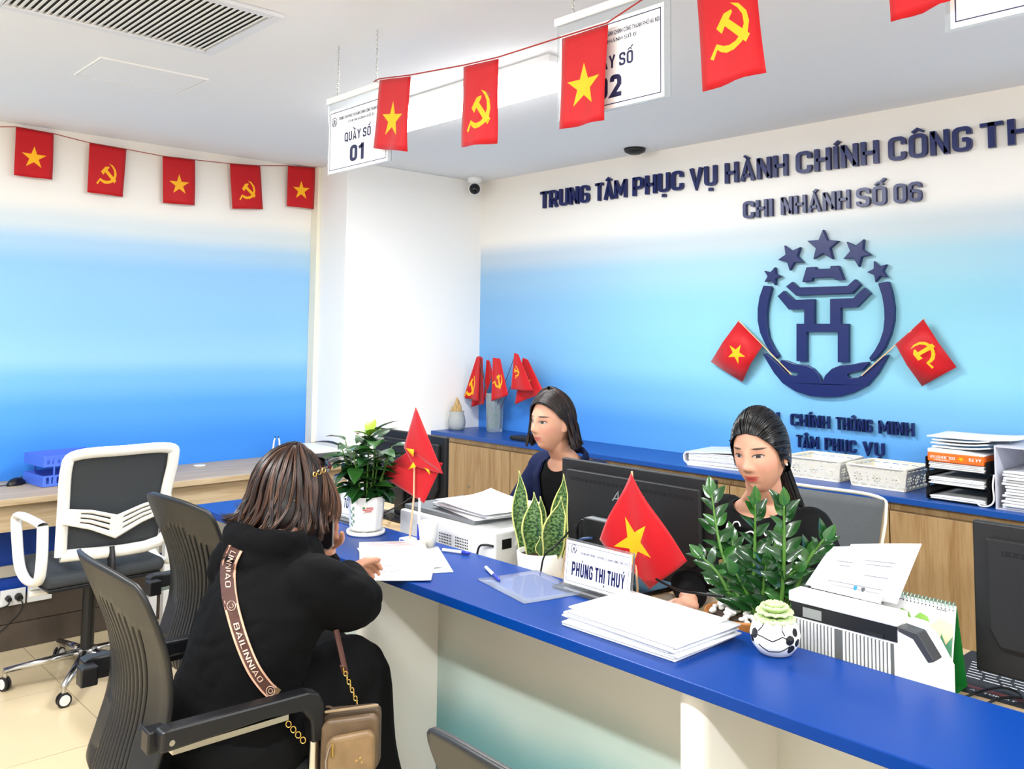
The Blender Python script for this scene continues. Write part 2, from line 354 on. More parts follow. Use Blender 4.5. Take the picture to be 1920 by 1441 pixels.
# ================================================================= lettering and emblem on the back wall
M_navy = mat('navy_acrylic', '#101d58', .3, spec=.5)
def wall_letters(name, label, words, z0, cap, bold=-.008, gap=.1):
    t = thing(name, label, 'lettering', (words[0][1], YB, z0))
    for txt, x0, x1 in words:
        lay, W = line_layout(txt, bold, gap=gap); sx = (x1-x0)/W; sz = cap/CAP
        for ch, x, v, f in lay:
            b = B(); letter(b, v, f, x0+x*sx-words[0][1], sx, 0, sz, lambda X, Z, d: (X, -.003-d, Z), .019)
            b.obj('letter', M_navy, t)
def wx(u, v): return at(u, v, Y=YB).x
wall_letters('wall_heading', 'large navy raised heading along the top of the back wall',
    [('TRUNG', wx(1017, 375), wx(1108, 365)), ('TÂM', wx(1120, 365), wx(1178, 355)), ('PHỤC', wx(1190, 350), wx(1284, 340)), ('VỤ', wx(1297, 340), wx(1347, 330)),
     ('HÀNH', wx(1363, 325), wx(1480, 310)), ('CHÍNH', wx(1496, 305), wx(1650, 285)), ('CÔNG', wx(1669, 280), wx(1825, 260)), ('THÀNH', wx(1841, 255), -.80), ('PHỐ', -.72, -.46), ('HÀ', -.38, -.22), ('NỘI', -.14, .10)], 2.218, .104)
wall_letters('wall_subheading', 'shorter navy raised line under the heading reading a branch number',
    [('CHI', wx(1397, 395), wx(1452, 390)), ('NHÁNH', wx(1468, 390), wx(1597, 375)), ('SỐ', wx(1609, 370), wx(1665, 362)), ('06', wx(1679, 362), wx(1731, 355))], 2.03, .085)
wall_letters('slogan_upper', 'navy raised slogan line just under the emblem, partly behind the head', [('HÀNH', -2.47, -2.28), ('CHÍNH', wx(1486, 785), wx(1558, 795)), ('THÔNG', wx(1571, 795), wx(1638, 800)), ('MINH', wx(1651, 803), wx(1716, 805))], 1.034, .056, -.02, .17)
wall_letters('slogan_lower', 'navy raised slogan line directly above the wall of plastic baskets', [('TẬN', -2.36, -2.245), ('TÂM', wx(1497, 825), wx(1537, 828)), ('PHỤC', wx(1550, 828), wx(1607, 833)), ('VỤ', wx(1621, 833), wx(1660, 838))], .937, .056, -.02, .17)
EMB = at(1545, 600, Y=YB)
emb = thing('wall_emblem', 'round navy emblem of hands, gate and five stars on the back wall', 'emblem', tuple(EMB))
def epx(x, y, d):
    p = at(1300+x*.31915, 400+y*.31922, Y=YB)-EMB
    return (p.x, -.003-d, p.z)
def epart(name, poly, d=.024): return B().prism(poly, 0, d, epx).obj(name, M_navy, emb, bev=.0025)
def starpoly(cx, cy, R, a0, k=.45): return [(cx+(R if i % 2 == 0 else R*k)*math.cos(math.radians(a0+36*i)), cy-(R if i % 2 == 0 else R*k)*math.sin(math.radians(a0+36*i))) for i in range(10)]
for a in ((777, 193, 97, 90), (590, 258, 80, 120), (975, 230, 88, 134), (478, 370, 56, 73), (1100, 342, 66, 112)): epart('star', starpoly(*a))
epart('roof_ridge', [(680, 318), (735, 315), (735, 328), (820, 325), (820, 310), (868, 308), (900, 390), (850, 394), (838, 377), (715, 381), (712, 400), (655, 404)])
epart('roof_tier', [(560, 430), (597, 402), (632, 435), (920, 427), (965, 386), (1000, 420), (948, 472), (620, 484)])
epart('gate', [(512, 487), (548, 455), (605, 508), (725, 504), (725, 648), (820, 648), (820, 502), (957, 498), (1020, 437), (1055, 470), (975, 552), (880, 554), (880, 648), (925, 648), (925, 873), (865, 873), (865, 695), (680, 695), (680, 870), (623, 866), (623, 648), (668, 648), (668, 562), (578, 565)])
epart('arc', [(428, 425), (405, 490), (394, 560), (394, 630), (408, 700), (440, 770), (475, 825), (500, 855), (520, 835), (490, 790), (460, 730), (448, 660), (446, 590), (455, 520), (475, 440), (470, 428)])
epart('arc', [(1160, 400), (1180, 460), (1195, 550), (1193, 630), (1175, 710), (1140, 790), (1100, 840), (1060, 870), (1048, 848), (1080, 805), (1110, 750), (1130, 690), (1138, 620), (1136, 560), (1125, 490), (1100, 412)])
epart('hands', [(422, 816), (440, 820), (505, 872), (570, 940), (590, 950), (625, 950), (635, 938), (600, 930), (560, 915), (525, 880), (530, 860), (560, 862), (610, 882), (680, 890), (720, 910), (755, 950), (772, 995), (790, 950), (830, 910), (880, 890), (950, 885), (1010, 872), (1043, 870), (1045, 885), (1010, 920), (930, 938), (918, 950), (940, 965), (985, 960), (1020, 940), (1060, 900), (1110, 850), (1160, 828), (1150, 850), (1100, 940), (1040, 1010), (950, 1055), (870, 1075), (790, 1078), (700, 1070), (620, 1045), (540, 995), (490, 935), (450, 870)])

# ================================================================= flags (cloth and print in one mesh)
M_red = mat('flag_red', '#bd0d17', .5, spec=.25, sheen=.2)
M_red.node_tree.nodes['Principled BSDF'].inputs['Transmission Weight'].default_value = 0
M_yel = mat('flag_yellow', '#f7b41c', .5, spec=.25)
M_wood = mat('stick_wood', '#dcb98c', .5)
STAR = starpoly(0, 0, 1, 90, .382)
STAR = [(x, -y) for x, y in STAR]
_sk = [(378, 60), (420, 75), (455, 120), (465, 170), (455, 220), (425, 255), (385, 275), (345, 278), (315, 265), (300, 250), (278, 292), (262, 283), (298, 225), (312, 232), (330, 242), (360, 248), (395, 240), (425, 215), (440, 175), (435, 130), (415, 95), (385, 65)]
_hm = [(302, 157), (345, 100), (383, 92), (387, 105), (368, 132), (465, 230), (445, 262), (346, 157), (328, 187)]
nrm = lambda P: [((x-363)/110, (176-y)/110) for x, y in P]
SICKLE, HAMMER = nrm(_sk), nrm(_hm)
def inpoly(p, poly):
    c = False; n = len(poly)
    for i in range(n):
        (x1, y1), (x2, y2) = poly[i], poly[i-1]
        if (y1 > p[1]) != (y2 > p[1]) and p[0] < (x2-x1)*(p[1]-y1)/(y2-y1)+x1: c = not c
    return c
def flag_mesh(w, h, marks, fn, step=.02):
    """sheet w x h (origin at its centre) with printed marks; fn(x, y) -> 3-D"""
    pts = []; edges = []; polys = []
    nx_, ny_ = max(2, round(w/step)), max(2, round(h/step))
    def ins(q): return any(inpoly(q, P) for P in polys)
    for P in marks:
        polys.append(P); n0 = len(pts); pts += [Vector(p) for p in P]; edges += [(n0+i, n0+(i+1) % len(P)) for i in range(len(P))]
    for i in range(nx_+1):
        for j in range(ny_+1):
            q = (-w/2+w*i/nx_, -h/2+h*j/ny_)
            if not any(abs(q[0]-p.x)+abs(q[1]-p.y) < step*.25 for p in pts[:len(edges)]): pts.append(Vector(q))
    vo, eo, fo, *_ = delaunay_2d_cdt(pts, edges, [], 0, 1e-5)
    b = B(); mi = []
    for f in fo:
        c = (sum(vo[i].x for i in f)/len(f), sum(vo[i].y for i in f)/len(f)); mi.append(1 if ins(c) else 0)
    b.v = [tuple(fn(p.x, p.y)) for p in vo]; b.f = [list(f) for f in fo]; b.mi = mi
    return b
def marks(kind, cx, cy, r, rot=0):
    ca, sa = math.cos(rot), math.sin(rot)
    T = lambda P: [(cx+r*(x*ca-y*sa), cy+r*(x*sa+y*ca)) for x, y in P]
    return [T(STAR)] if kind == 'star' else [T(SICKLE), T(HAMMER)]
def cloth(o):
    md = o.modifiers.new('solid', 'SOLIDIFY'); md.thickness = .0008; md.offset = 0
    for p in o.data.polygons: p.use_smooth = True
    return o
def bunting_flag(corners, kind, label, group, amp=.006, seed=0):
    """corners: top-left, top-right, bottom-left, bottom-right in the world"""
    tl, tr, bl, br = [Vector(c) for c in corners]; w = (tr-tl).length; h = (tl-bl).length
    n = (tr-tl).cross(bl-tl).normalized(); mid = (tl+tr)/2; rnd = random.Random(seed); ph = rnd.random()*6; k = rnd.uniform(1.2, 2.2)
    def fn(x, y):
        a, c = x/w+.5, .5-y/h
        p = tl.lerp(tr, a).lerp(bl.lerp(br, a), c)
        p = p + n*amp*c*math.sin(a*math.pi*k+ph+c*1.3) + n*amp*.5*math.sin(a*9+c*5+ph)*c
        return p-mid
    b = flag_mesh(w, h, marks(kind, 0, -.02*h/.25, .058 if kind == 'star' else .055), fn)
    o = cloth(b.obj('bunting_flag', [M_red, M_yel], loc=tuple(mid))); tag(o, label, 'flag', group); return o
xw = -4.815
L1 = [((30, 238), (101, 251), (26, 328), (98, 337), 'star'), ((168, 268), (237, 280), (164, 360), (231, 369), 'hs'), ((305, 293), (366, 300), (306, 380), (366, 385), 'star'), ((431, 307), (488, 311), (436, 391), (494, 392), 'hs'), ((540, 311), (591, 315), (538, 386), (589, 392), 'star')]
l1lab = ['red star flag leftmost on the string along the left blue wall', 'red hammer and sickle flag second from left on the left wall string', 'red star flag in the middle of the left wall string', 'red hammer and sickle flag second from the pillar on the left wall', 'red star flag hanging beside the pillar trim on the left wall']
for i, (a, b_, c_, d_, k) in enumerate(L1):
    bunting_flag([at(*q, X=xw) for q in (a, b_, c_, d_)], k, l1lab[i], 'bunting flags', .005, i)
cordp = [at(-60, 232, X=xw), at(0, 238, X=xw)] + [at(*q, X=xw) for f_ in L1 for q in (f_[0], f_[1])] + [at(603, 314, X=xw+.02)]
M_cord = mat('red_cord', '#9c2a22', .6)
o = cordp[0]; tag(B().tube([p-o+Vector((.002, 0, .001)) for p in cordp], .0022, 6).obj('red_string', M_cord, loc=tuple(o)), 'thin red cord of the bunting along the left wall', 'cord')
yb = 1.600
L2 = [((712, 150), (770, 143), (700, 278), (763, 284), 'star'), ((869, 125), (935, 110), (863, 276), (928, 268), 'hs'), ((1055, 72), (1140, 46), (1048, 242), (1135, 226), 'star'), ((1304, -62), (1412, -100), (1317, 172), (1433, 135), 'hs'), ((1655, -170), (1770, -215), (1672, 42), (1785, 3), 'star')]
l2lab = ['bright red star flag in front of the counter one sign', 'red hammer and sickle flag in front of the ceiling lamp', 'red star flag overlapping the counter two sign', 'large red hammer and sickle flag right of the counter two sign', 'red flag cut off by the top edge beside the third sign']
for i, (a, b_, c_, d_, k) in enumerate(L2):
    bunting_flag([at(*q, Y=yb) for q in (a, b_, c_, d_)], k, l2lab[i], 'bunting flags', .007, 20+i)
cordp = [at(703, 155, Y=yb+.02)] + [at(*q, Y=yb) for f_ in L2 for q in (f_[0], f_[1])] + [at(1900, -260, Y=yb)]
o = cordp[0]; tag(B().tube([p-o+Vector((0, -.004, .003)) for p in cordp], .0022, 6).obj('red_string', M_cord, loc=tuple(o)), 'red cord carrying the row of flags over the counter', 'cord')
# ================================================================= hanging counter signs
M_paper = mat('sign_white', '#f7f7f8', .35)
M_ink = mat('print_navy', '#20264e', .5)
M_clear = mat('clear_acrylic', '#eef3f5', .08, trans=.92, ior=1.3)
M_chain = mat('steel_chain', '#c4c4c2', .35, metal=.6)
YSG = 1.631
def mini_emblem(b, cx, cz, r, fn):
    def add(P): b.prism(P, 0, .0004, lambda x, y, d: fn(cx+x*r, cz+y*r, d+.0006))
    for k in range(5):
        a = math.radians(150-30*k); add([(math.cos(a)*.95+x*.2, math.sin(a)*.95+y*.2) for x, y in STAR])
    for s_ in (-1, 1):
        O = [(s_*math.cos(math.radians(t))*.82, math.sin(math.radians(t))*.82) for t in range(15, -85, -12)]
        I = [(s_*math.cos(math.radians(t))*.66, math.sin(math.radians(t))*.7+.02) for t in range(-77, 16, 12)]
        add(O+I)
    add([(-.45, .3), (.45, .3), (.3, .18), (-.3, .18)]); add([(-.25, .52), (.25, .52), (.32, .4), (-.32, .4)])
    add([(-.28, .1), (.28, .1), (.28, -.5), (.16, -.5), (.16, -.06), (-.16, -.06), (-.16, -.5), (-.28, -.5)])
def hanging_sign(x0, x1, num, label):
    W = x1-x0; t = thing('hanging_sign', label, 'sign', (x0, YSG, 2.0), group='hanging counter signs')
    zb, zt = 0, .232
    fn = lambda x, z, d: (x, -.003-d, z)
    B().box(0, W, -.0012, .0012, zb-.004, zt+.02).obj('sleeve', M_clear, t)
    B().box(.010, W-.018, -.0026, -.0014, zb, zt-.008).obj('sheet', M_paper, t)
    r = B().box(-.008, W+.006, -.008, .008, zt+.018, zt+.040).obj('rail', mat('rail_white', '#efeeea', .3), t, bev=.003)
    b = B(); a0, a1, c0, c1, lw = .018, W-.026, .010, zt-.018, .0022
    for q in ((a0, a1, c0, c0+lw), (a0, a1, c1-lw, c1), (a0, a0+lw, c0, c1), (a1-lw, a1, c0, c1)): b.box(q[0], q[1], -.0032, -.0027, q[2], q[3])
    b.obj('border', M_ink, t)
    b = B(); text_mesh(b, 'TRUNG TÂM PHỤC VỤ HÀNH CHÍNH CÔNG THÀNH PHỐ HÀ NỘI', .072, W-.03, .182, .011, fn, -.01)
    text_mesh(b, 'CHI NHÁNH SỐ 6', .135, W-.1, .164, .009, fn, -.02); b.obj('small_print', M_ink, t)
    b = B(); text_mesh(b, 'QUẦY SỐ', W*.29, W*.70, .100, .032, fn, .0); b.obj('title', M_ink, t)
    b = B(); text_mesh(b, num, W*.38, W*.60, .026, .056, fn, .02); b.obj('number', M_ink, t)
    b = B(); mini_emblem(b, .045, .178, .018, lambda x, y, d: (x, -.003-d, y)); b.obj('emblem', M_ink, t)
    for cx in (.055, .295):
        b = B(); z0, z1 = zt+.045, HC-2.0; n = 24
        for i in range(n):
            zz = lerp(z0, z1, (i+.5)/n); hgt = (z1-z0)/n*.72
            ring = [(cx+(.0042*math.cos(q) if i % 2 else 0), (0 if i % 2 else .0042*math.cos(q)), zz+hgt*math.sin(q)) for q in [k*math.pi/4 for k in range(9)]]
            b.tube(ring, .0014, 4, cap=False)
        b.tube([(cx-.01, 0, zt+.040), (cx, 0, zt+.052), (cx+.01, 0, zt+.040)], .0012, 5)
        b.obj('chain', M_chain, t)
hanging_sign(-2.735, -2.345, '01', 'hanging white sign numbered 01 beside the pillar')
hanging_sign(-1.60, -1.235, '02', 'hanging white sign numbered 02 above the middle of the counter')
hanging_sign(-.625, -.26, '03', 'hanging white sign cut off at the top right corner')
# two small flags stuck into the emblem's hands
def stick_flag(name, root, tip, pts, kind, label, mk, bend=.02):
    """root..tip: stick; pts: four cloth corners (stick top, stick low, far low, far top)"""
    root, tip = Vector(root), Vector(tip); t = thing(name, label, 'flag', tuple(root))
    B().tube([root-root, tip-root], .0028, 7).obj('stick', M_wood, t)
    A, Bq, Cq, Dq = [Vector(p) for p in pts]; w_ = (Dq-A).length; h_ = (Bq-A).length; n = (Dq-A).cross(Bq-A).normalized()
    if n.dot(CAM-A) < 0: n = -n
    def fn(x, y):
        a, c = x/w_+.5, .5-y/h_
        p = A.lerp(Dq, a).lerp(Bq.lerp(Cq, a), c)
        return p + n*(bend*math.sin(a*math.pi*1.3)*(.4+.6*c) + .004 + .003*math.sin(c*8+a*4)) - root
    cl = flag_mesh(w_, h_, marks(kind, *mk), fn, -.02).obj('cloth', [M_red, M_yel], t); cloth(cl); return t
yw = 3.815
stick_flag('paper_flag', at(1484, 702, Y=yw), at(1384, 600, Y=yw), [at(1385, 602, Y=yw), at(1431, 648, Y=yw), at(1390, 716, Y=yw), at(1332, 678, Y=yw)], 'star', 'small star flag on a stick left of the wall emblem', (0.005, -.0, .055, -2.3), .015)
stick_flag('paper_flag', at(1615, 704, Y=yw), at(1734, 597, Y=yw), [at(1732, 598, Y=yw), at(1680, 645, Y=yw), at(1727, 724, Y=yw), at(1793, 688, Y=yw)], 'hs', 'small hammer and sickle flag on a stick right of the wall emblem', (0, 0, .055, 2.3), .015)
# ================================================================= wood material with grain along an axis
def wood(name, c1, c2, grain=(14, 14, .9), rough=.42):
    m = bpy.data.materials.new(name); m.use_nodes = True; nt = m.node_tree; b = nt.nodes['Principled BSDF']; b.inputs['Roughness'].default_value = rough
    tc = nt.nodes.new('ShaderNodeTexCoord'); mp = nt.nodes.new('ShaderNodeMapping'); mp.inputs['Scale'].default_value = grain; nt.links.new(tc.outputs['Object'], mp.inputs[0])
    n = nt.nodes.new('ShaderNodeTexNoise'); n.inputs['Scale'].default_value = 2.2; n.inputs['Detail'].default_value = 8; n.inputs['Distortion'].default_value = .8; nt.links.new(mp.outputs[0], n.inputs['Vector'])
    n3 = nt.nodes.new('ShaderNodeTexNoise'); n3.inputs['Scale'].default_value = 9; n3.inputs['Detail'].default_value = 6; nt.links.new(mp.outputs[0], n3.inputs['Vector'])
    ad = nt.nodes.new('ShaderNodeMath'); ad.operation = 'MULTIPLY_ADD'; ad.inputs[1].default_value = .5; nt.links.new(n3.outputs[0], ad.inputs[0]); nt.links.new(n.outputs[0], ad.inputs[2])
    cr = nt.nodes.new('ShaderNodeValToRGB'); e = cr.color_ramp.elements; e[0].position = .5; e[0].color = lin(c2); e[1].position = .95; e[1].color = lin(c1)
    nt.links.new(ad.outputs[0], cr.inputs[0]); nt.links.new(cr.outputs[0], b.inputs['Base Color']); return m
M_oak = wood('oak_door', (.66, .55, .39), (.53, .40, .24))
M_oakh = wood('oak_desk', (.74, .66, .54), (.62, .52, .38), (12, .8, 12))
M_deskt = wood('desk_oak_x', (.76, .66, .52), (.68, .56, .40), (.8, 12, 12))
M_top = mat('laminate_blue', (.0, .205, .50), .36, spec=.22)
M_tope = mat('laminate_blue_edge', '#17489a', .4)
M_topb = mat('worktop_blue_back', '#12458f', .35)
# ---- back cabinets: worktop, five units with doors
wt = thing('cabinet_worktop', 'long blue worktop on the oak cabinets along the back wall', 'worktop', (-1.2, YC, ZC-.025))
B().box(XR+1.2, 4.0, -.012, YB-YC-.001, 0, .025).obj('slab', M_topb, wt, bev=.003)
units = [(XR, -3.765), (-3.765, -3.04), (-3.04, -2.315), (-2.315, -1.593), (-1.593, -.868), (-.868, -.14), (-.14, .6)]
ulab = ['oak cabinet unit beside the white pillar with a round door lock', 'oak cabinet unit behind the woman in the navy jacket', 'oak cabinet unit behind the middle monitor', 'oak cabinet unit behind the woman in black', 'oak cabinet unit behind the white scanner and calendar', 'oak cabinet unit partly hidden behind the right monitor', 'oak cabinet unit at the far right, outside the photograph']
for (x0, x1), lb in zip(units, ulab):
    t = thing('cabinet_unit', lb, 'cabinet', ((x0+x1)/2, YC+.02, 0), group='oak cabinets under the back wall'); W = (x1-x0)/2
    B().box(-W+.001, W-.001, .004, YB-YC-.022, .06, ZC-.0255).obj('body', M_oak, t)
    B().box(-W+.001, W-.001, .03, YB-YC-.03, 0, .06).obj('plinth', mat('plinth_dark', '#3c3630', .6), t)
    B().box(-W+.001, W-.001, -.004, .004, ZC-.055, ZC-.0255).obj('rail', M_oak, t)
    for s_ in ([0] if W < .38 and True else [0]):
        d = B().box(-W+.003, W-.003, -.016, .003, .064, ZC-.060).obj('door', M_oak, t, bev=.0012)
        B().cyl((.0, -.019, .54), (.0, -.016, .54), .0085, n=16).obj('lock', mat('lock_steel', '#8f877a', .35, metal=.8), d)
# ---- the service counter
ctr = thing('service_counter', 'long service counter with blue top and pale printed front panels', 'counter', (-1.2, YF, 0))
CX0, CX1 = -3.49, 1.2
o_ = Vector((-1.2, YF, 0))
B().box(CX0+1.2, CX1+1.2, 0, YK-YF, ZT-.026, ZT).obj('top', [M_top], ctr, bev=.0025)
M_mist = ramp_mat('panel_mist', [(0, '#2f6672'), (.22, '#447e88'), (.36, '#6fa3a5'), (.50, '#b3c4bb'), (.64, '#dedcd0'), (.80, '#e6e3d8')], rough=.3, wob=.28, spec=.45)
M_pw = mat('counter_white', '#eeeae0', .3)
divs = [-3.45, -2.354, -1.140, .08, 1.15]
for i in range(4):
    B().box(divs[i]+.03+1.2, divs[i+1]-.03+1.2, 1.835-YF, 1.853-YF, .05, ZT-.0265).obj('front_panel', M_mist, ctr)
for dx in divs:
    poly = [(-.0335, .33), (-.0335, .07)] + [(-.0335*math.cos(k*math.pi/8), .07-.0335*math.sin(k*math.pi/8)) for k in range(1, 8)] + [(.0335, .07), (.0335, .33)]
    B().prism([(dx+1.2+x, y) for x, y in poly], 0, ZT-.0265).obj('divider', M_pw, ctr, auto=True)
B().box(CX0+1.2, CX1+1.2, .355, .370, 0, ZT-.0265).obj('back_panel', M_pw, ctr)
dk = thing('work_desk', 'lower oak desk behind the blue counter top', 'desk', (-1.2, YK+.02, 0))
B().box(CX0+1.2, CX1+1.2, 0, .44, ZD-.025, ZD).obj('desk_top', M_deskt, dk, bev=.002)
for dx in divs: B().box(dx+1.2-.0125, dx+1.2+.0125, .01, .42, 0, ZD-.0255).obj('side', M_oakh, dk)
# ---- left wall desk
ld = thing('wall_desk', 'narrow oak desk running along the left blue wall', 'desk', (XLF, .9, 0))
B().box(XL-XLF+.001, 0, YS-.9, YP-.9-.03, ZL-.028, ZL).obj('desk_top', M_oakh, ld, bev=.002)
y = YS
while y < YP-.1:
    y2 = min(y+.94, YP-.03); B().box(-.055, -.037, y-.9+.0015, y2-.9-.0015, ZL-.145, ZL-.0285).obj('apron', M_oakh, ld); y = y2
for y in (-.2, 1.79): # white steel legs
    for x in (-.07, -.245): B().box(x-.02, x+.02, y-.9-.02, y-.9+.02, 0, ZL-.0285).obj('leg', M_wm, ld, bev=.003)
    B().box(-.25, -.05, y-.9-.015, y-.9+.015, ZL-.17, ZL-.146).obj('bracket', M_wm, ld)
B().box(-.29, -.265, YS-.9, YP-.9-.04, .325, .375).obj('cable_tray', mat('rail_grey', '#b9b2a4', .4), ld)
# ================================================================= small materials
M_blk = mat('black_plastic', '#141414', .4)
M_mon = mat('monitor_black', '#171718', .5, bump=.05, bscale=400)
M_monl = mat('monitor_gloss', '#101012', .3)
M_wpl = mat('white_plastic', '#e2e2df', .35)
M_gpl = mat('grey_plastic', '#8a8c8e', .45)
M_dgp = mat('dark_grey_plastic', '#4d4f52', .5)
M_cer = mat('white_ceramic', '#f3f1e9', .15, coat=.3)
M_sheet = mat('paper_sheet', '#f1f1f1', .6)
M_soil = mat('soil', '#3a2a1e', .9, bump=.8, bscale=120)
M_lg = mat('leaf_green', '#2c5c24', .28, var=.35, vscale=9, coat=.25)
M_lg2 = mat('leaf_dark_green', '#1f4a20', .22, var=.35, vscale=9, coat=.4)
M_ly = mat('leaf_young_green', '#8cba32', .35)
M_stem = mat('stem_green', '#4f7a2c', .4)
M_glass = mat('clear_glass', '#f2f7f6', .03, trans=1, ior=1.45)
M_bluep = mat('pen_blue', '#2636a8', .3)
M_cable = mat('cable_black', '#111112', .5)
# ---------------------------------------------------------------- monitors (backs face the public)
def monitor(label, x0, x1, y, z0, z1, slot, rz=0, logo=None):
    W = x1-x0; t = thing('monitor', label, 'monitor', ((x0+x1)/2, y, ZD), rz, group='monitors on the work desk'); h0, h1 = z0-ZD, z1-ZD
    pn = B().box(-W/2, W/2, -.008, .012, h0, h1).obj('panel', M_mon, t, bev=.004)
    B().prism([(-W*.40, h0+.06), (W*.40, h0+.06), (W*.44, h0+.1), (W*.44, h1-.03), (-W*.44, h1-.03), (-W*.44, h0+.1)], 0, .02, lambda x, z, d: (x, -.008-d, z)).obj('rear_shell', M_mon, t, bev=.006)
    B().box(-W/2+.008, W/2-.008, .0121, .0128, h0+.015, h1-.008).obj('screen', mat('screen_dark', '#0b0c10', .1), t)
    vt = B().box(-W*slot, W*slot, -.0288, -.0281, h1-.062, h1-.052).obj('vent_slot', mat('slot_black', '#050505', .7), t)
    for i in range(26): B().box(lerp(-W*slot, W*slot, (i+.2)/26), lerp(-W*slot, W*slot, (i+.55)/26), -.0296, -.0288, h1-.060, h1-.054).obj('fin', M_mon, vt)
    B().box(-.03, .03, -.05, -.0285, .012, h0+.16).obj('stand_neck', M_monl, t, bev=.006)
    B().prism([(-.11, -.11), (.11, -.11), (.12, .07), (-.12, .07)], 0, .012).obj('stand_base', M_monl, t, bev=.004)
    return t, W, h0, h1
m1, W1, a0, a1 = monitor('black monitor back with maker letters behind the name plate and flag', -2.07, -1.476, 2.15, .735, 1.045, .40)
b = B(); text_mesh(b, 'ASUS', -.062, .055, .242, .030, lambda x, z, d: (x+(z-.242)*.35, -.0284-d, z), -.03, .0008); b.obj('logo', mat('logo_grey', '#8f9092', .3), m1)
B().box(-.14, -.02, -.075, -.0285, .10, .185).obj('power_box', M_blk, m1, bev=.003)
B().box(-.135, -.03, -.07, -.035, .1851, .1858).obj('sticker', mat('sticker_grey', '#8d9195', .4), m1)
B().tube(smooth_curve([(-.14, -.05, .165), (-.165, -.055, .17), (-.185, -.055, .14), (-.19, -.05, .10)]), .003, 6).obj('lead', M_cable, m1)
B().cyl((-.19, -.05, .10), (-.192, -.05, .15), .007, n=10).obj('plug', M_cable, m1)
B().tube(smooth_curve([(-.1, -.075, .13), (-.125, -.10, .125), (-.16, -.09, .10), (-.19, -.06, .085)]), .004, 6).obj('lead', mat('cable_navy', '#27426f', .5), m1)
m2, *_ = monitor('black monitor at the far right with dark glossy foot', -.776, -.236, 2.1, .735, 1.052, .38); m2.location.z += .0026
m3, *_ = monitor('black monitor behind the leafy pot plant and folded flag', -3.27, -2.77, 2.22, .735, 1.04, .38)
for i, pts in enumerate(([(-.02, -.10, .012), (.06, -.16, .04), (.14, -.12, .09), (.18, -.06, .14)], [(.05, -.12, .01), (.12, -.17, .05), (.16, -.13, .03), (.22, -.1, .006)], [(.2, -.04, .16), (.22, -.12, .08), (.17, -.15, .02)])):
    B().tube(smooth_curve(pts), .003, 6).obj('lead', mat('cable_navy', '#27426f', .5) if i == 2 else M_cable, m3)
# ---------------------------------------------------------------- leaves
def leaf_mesh(L, W, m, fold=.25, curl=.35, tip=.9, n=6, name='leaf'):
    def fn(a, c):
        s_ = a*2-1; prof = math.sin(math.pi*min(1, c*1.0)**.75)**tip if 0 < c < 1 else 0
        x = s_*W/2*prof; y = L*c; z = abs(x)*fold - curl*L*c*c
        return (x, y, z)
    return B().grid(fn, 4, n).mesh(name, [m] if not isinstance(m, list) else m, True)
def aim(p, d, roll=0, sc=1, up=Vector((0, 0, 1))):
    d = Vector(d).normalized(); x = d.cross(up)
    if x.length < 1e-3: x = Vector((1, 0, 0))
    x.normalize(); z = x.cross(d)
    Mx = Matrix((x, d, z)).transposed().to_4x4()
    return Matrix.Translation(Vector(p)) @ Mx @ Matrix.Rotation(roll, 4, 'Y') @ Matrix.Scale(sc, 4)
# --- leafy pot on the counter (left)
rnd = random.Random(3)
PL = (-2.634, 1.76, ZT)
t = thing('potted_plant', 'leafy green pot plant in a white pot on the counter by the visitor', 'plant', PL)
B().lathe([(.0, .0), (.062, .0), (.066, .004), (.066, .014), (.060, .014), (.058, .010), (0, .010)], n=32).obj('saucer', M_cer, t, True)
pp = B().lathe([(0, .0145), (.050, .0145), (.055, .02), (.064, .125), (.066, .130), (.061, .130), (.058, .118), (0, .112)], n=12).obj('pot', M_cer, t, bev=.002)
B().lathe([(0, .122), (.0575, .119)], n=20).obj('soil', M_soil, t)
# sticker and little painted sprig on the pot
vd = (Vector((0, 0, 0))-Vector((PL[0], PL[1], 0))).normalized(); sd = Vector((-vd.y, vd.x, 0))
def onpot(ang, z, rr): return Vector((vd.x*math.cos(ang)+sd.x*math.sin(ang), vd.y*math.cos(ang)+sd.y*math.sin(ang), 0))*rr + Vector((0, 0, z))
def potpatch(name, m, a0_, a1_, z0, z1, par, rr): B().grid(lambda a, c: onpot(lerp(a0_, a1_, a), lerp(z0, z1, c), rr(lerp(z0, z1, c))), 6, 3).obj(name, m, par)
rr = lambda z: .0555+(z-.02)*.0857+.0012
potpatch('sticker', mat('sticker_white', '#f4efe6', .4), -.28, .42, .080, .102, pp, rr)
M_rp = mat('red_print', '#b8302a', .5)
for z0, z1, q0, q1 in ((.0945, .0985, 0, .38), (.0885, .0925, -.2, .38), (.0825, .0862, -.1, .3)): potpatch('sticker_print', M_rp, q0, q1, z0, z1, pp, lambda z: rr(z)+.0006)
potpatch('sticker_print', mat('green_print', '#3c8a4a', .5), -.2, -.06, .094, .1, pp, lambda z: rr(z)+.0006)
for k in range(6):
    zz = .03+k*.011; s_ = 1 if k % 2 else -1
    B().grid(lambda a, c: onpot(-.86+s_*.16*c+.05*(a-.5)*math.sin(math.pi*c)*2, zz+.016*c, rr(zz+.016*c)+.0005), 2, 4).obj('painted_leaf', mat('painted_green', '#3f7a56', .4), pp)
lmA = leaf_mesh(.100, .052, M_lg); lmB = leaf_mesh(.092, .046, M_lg2); lmY = leaf_mesh(.066, .042, M_ly, .4)
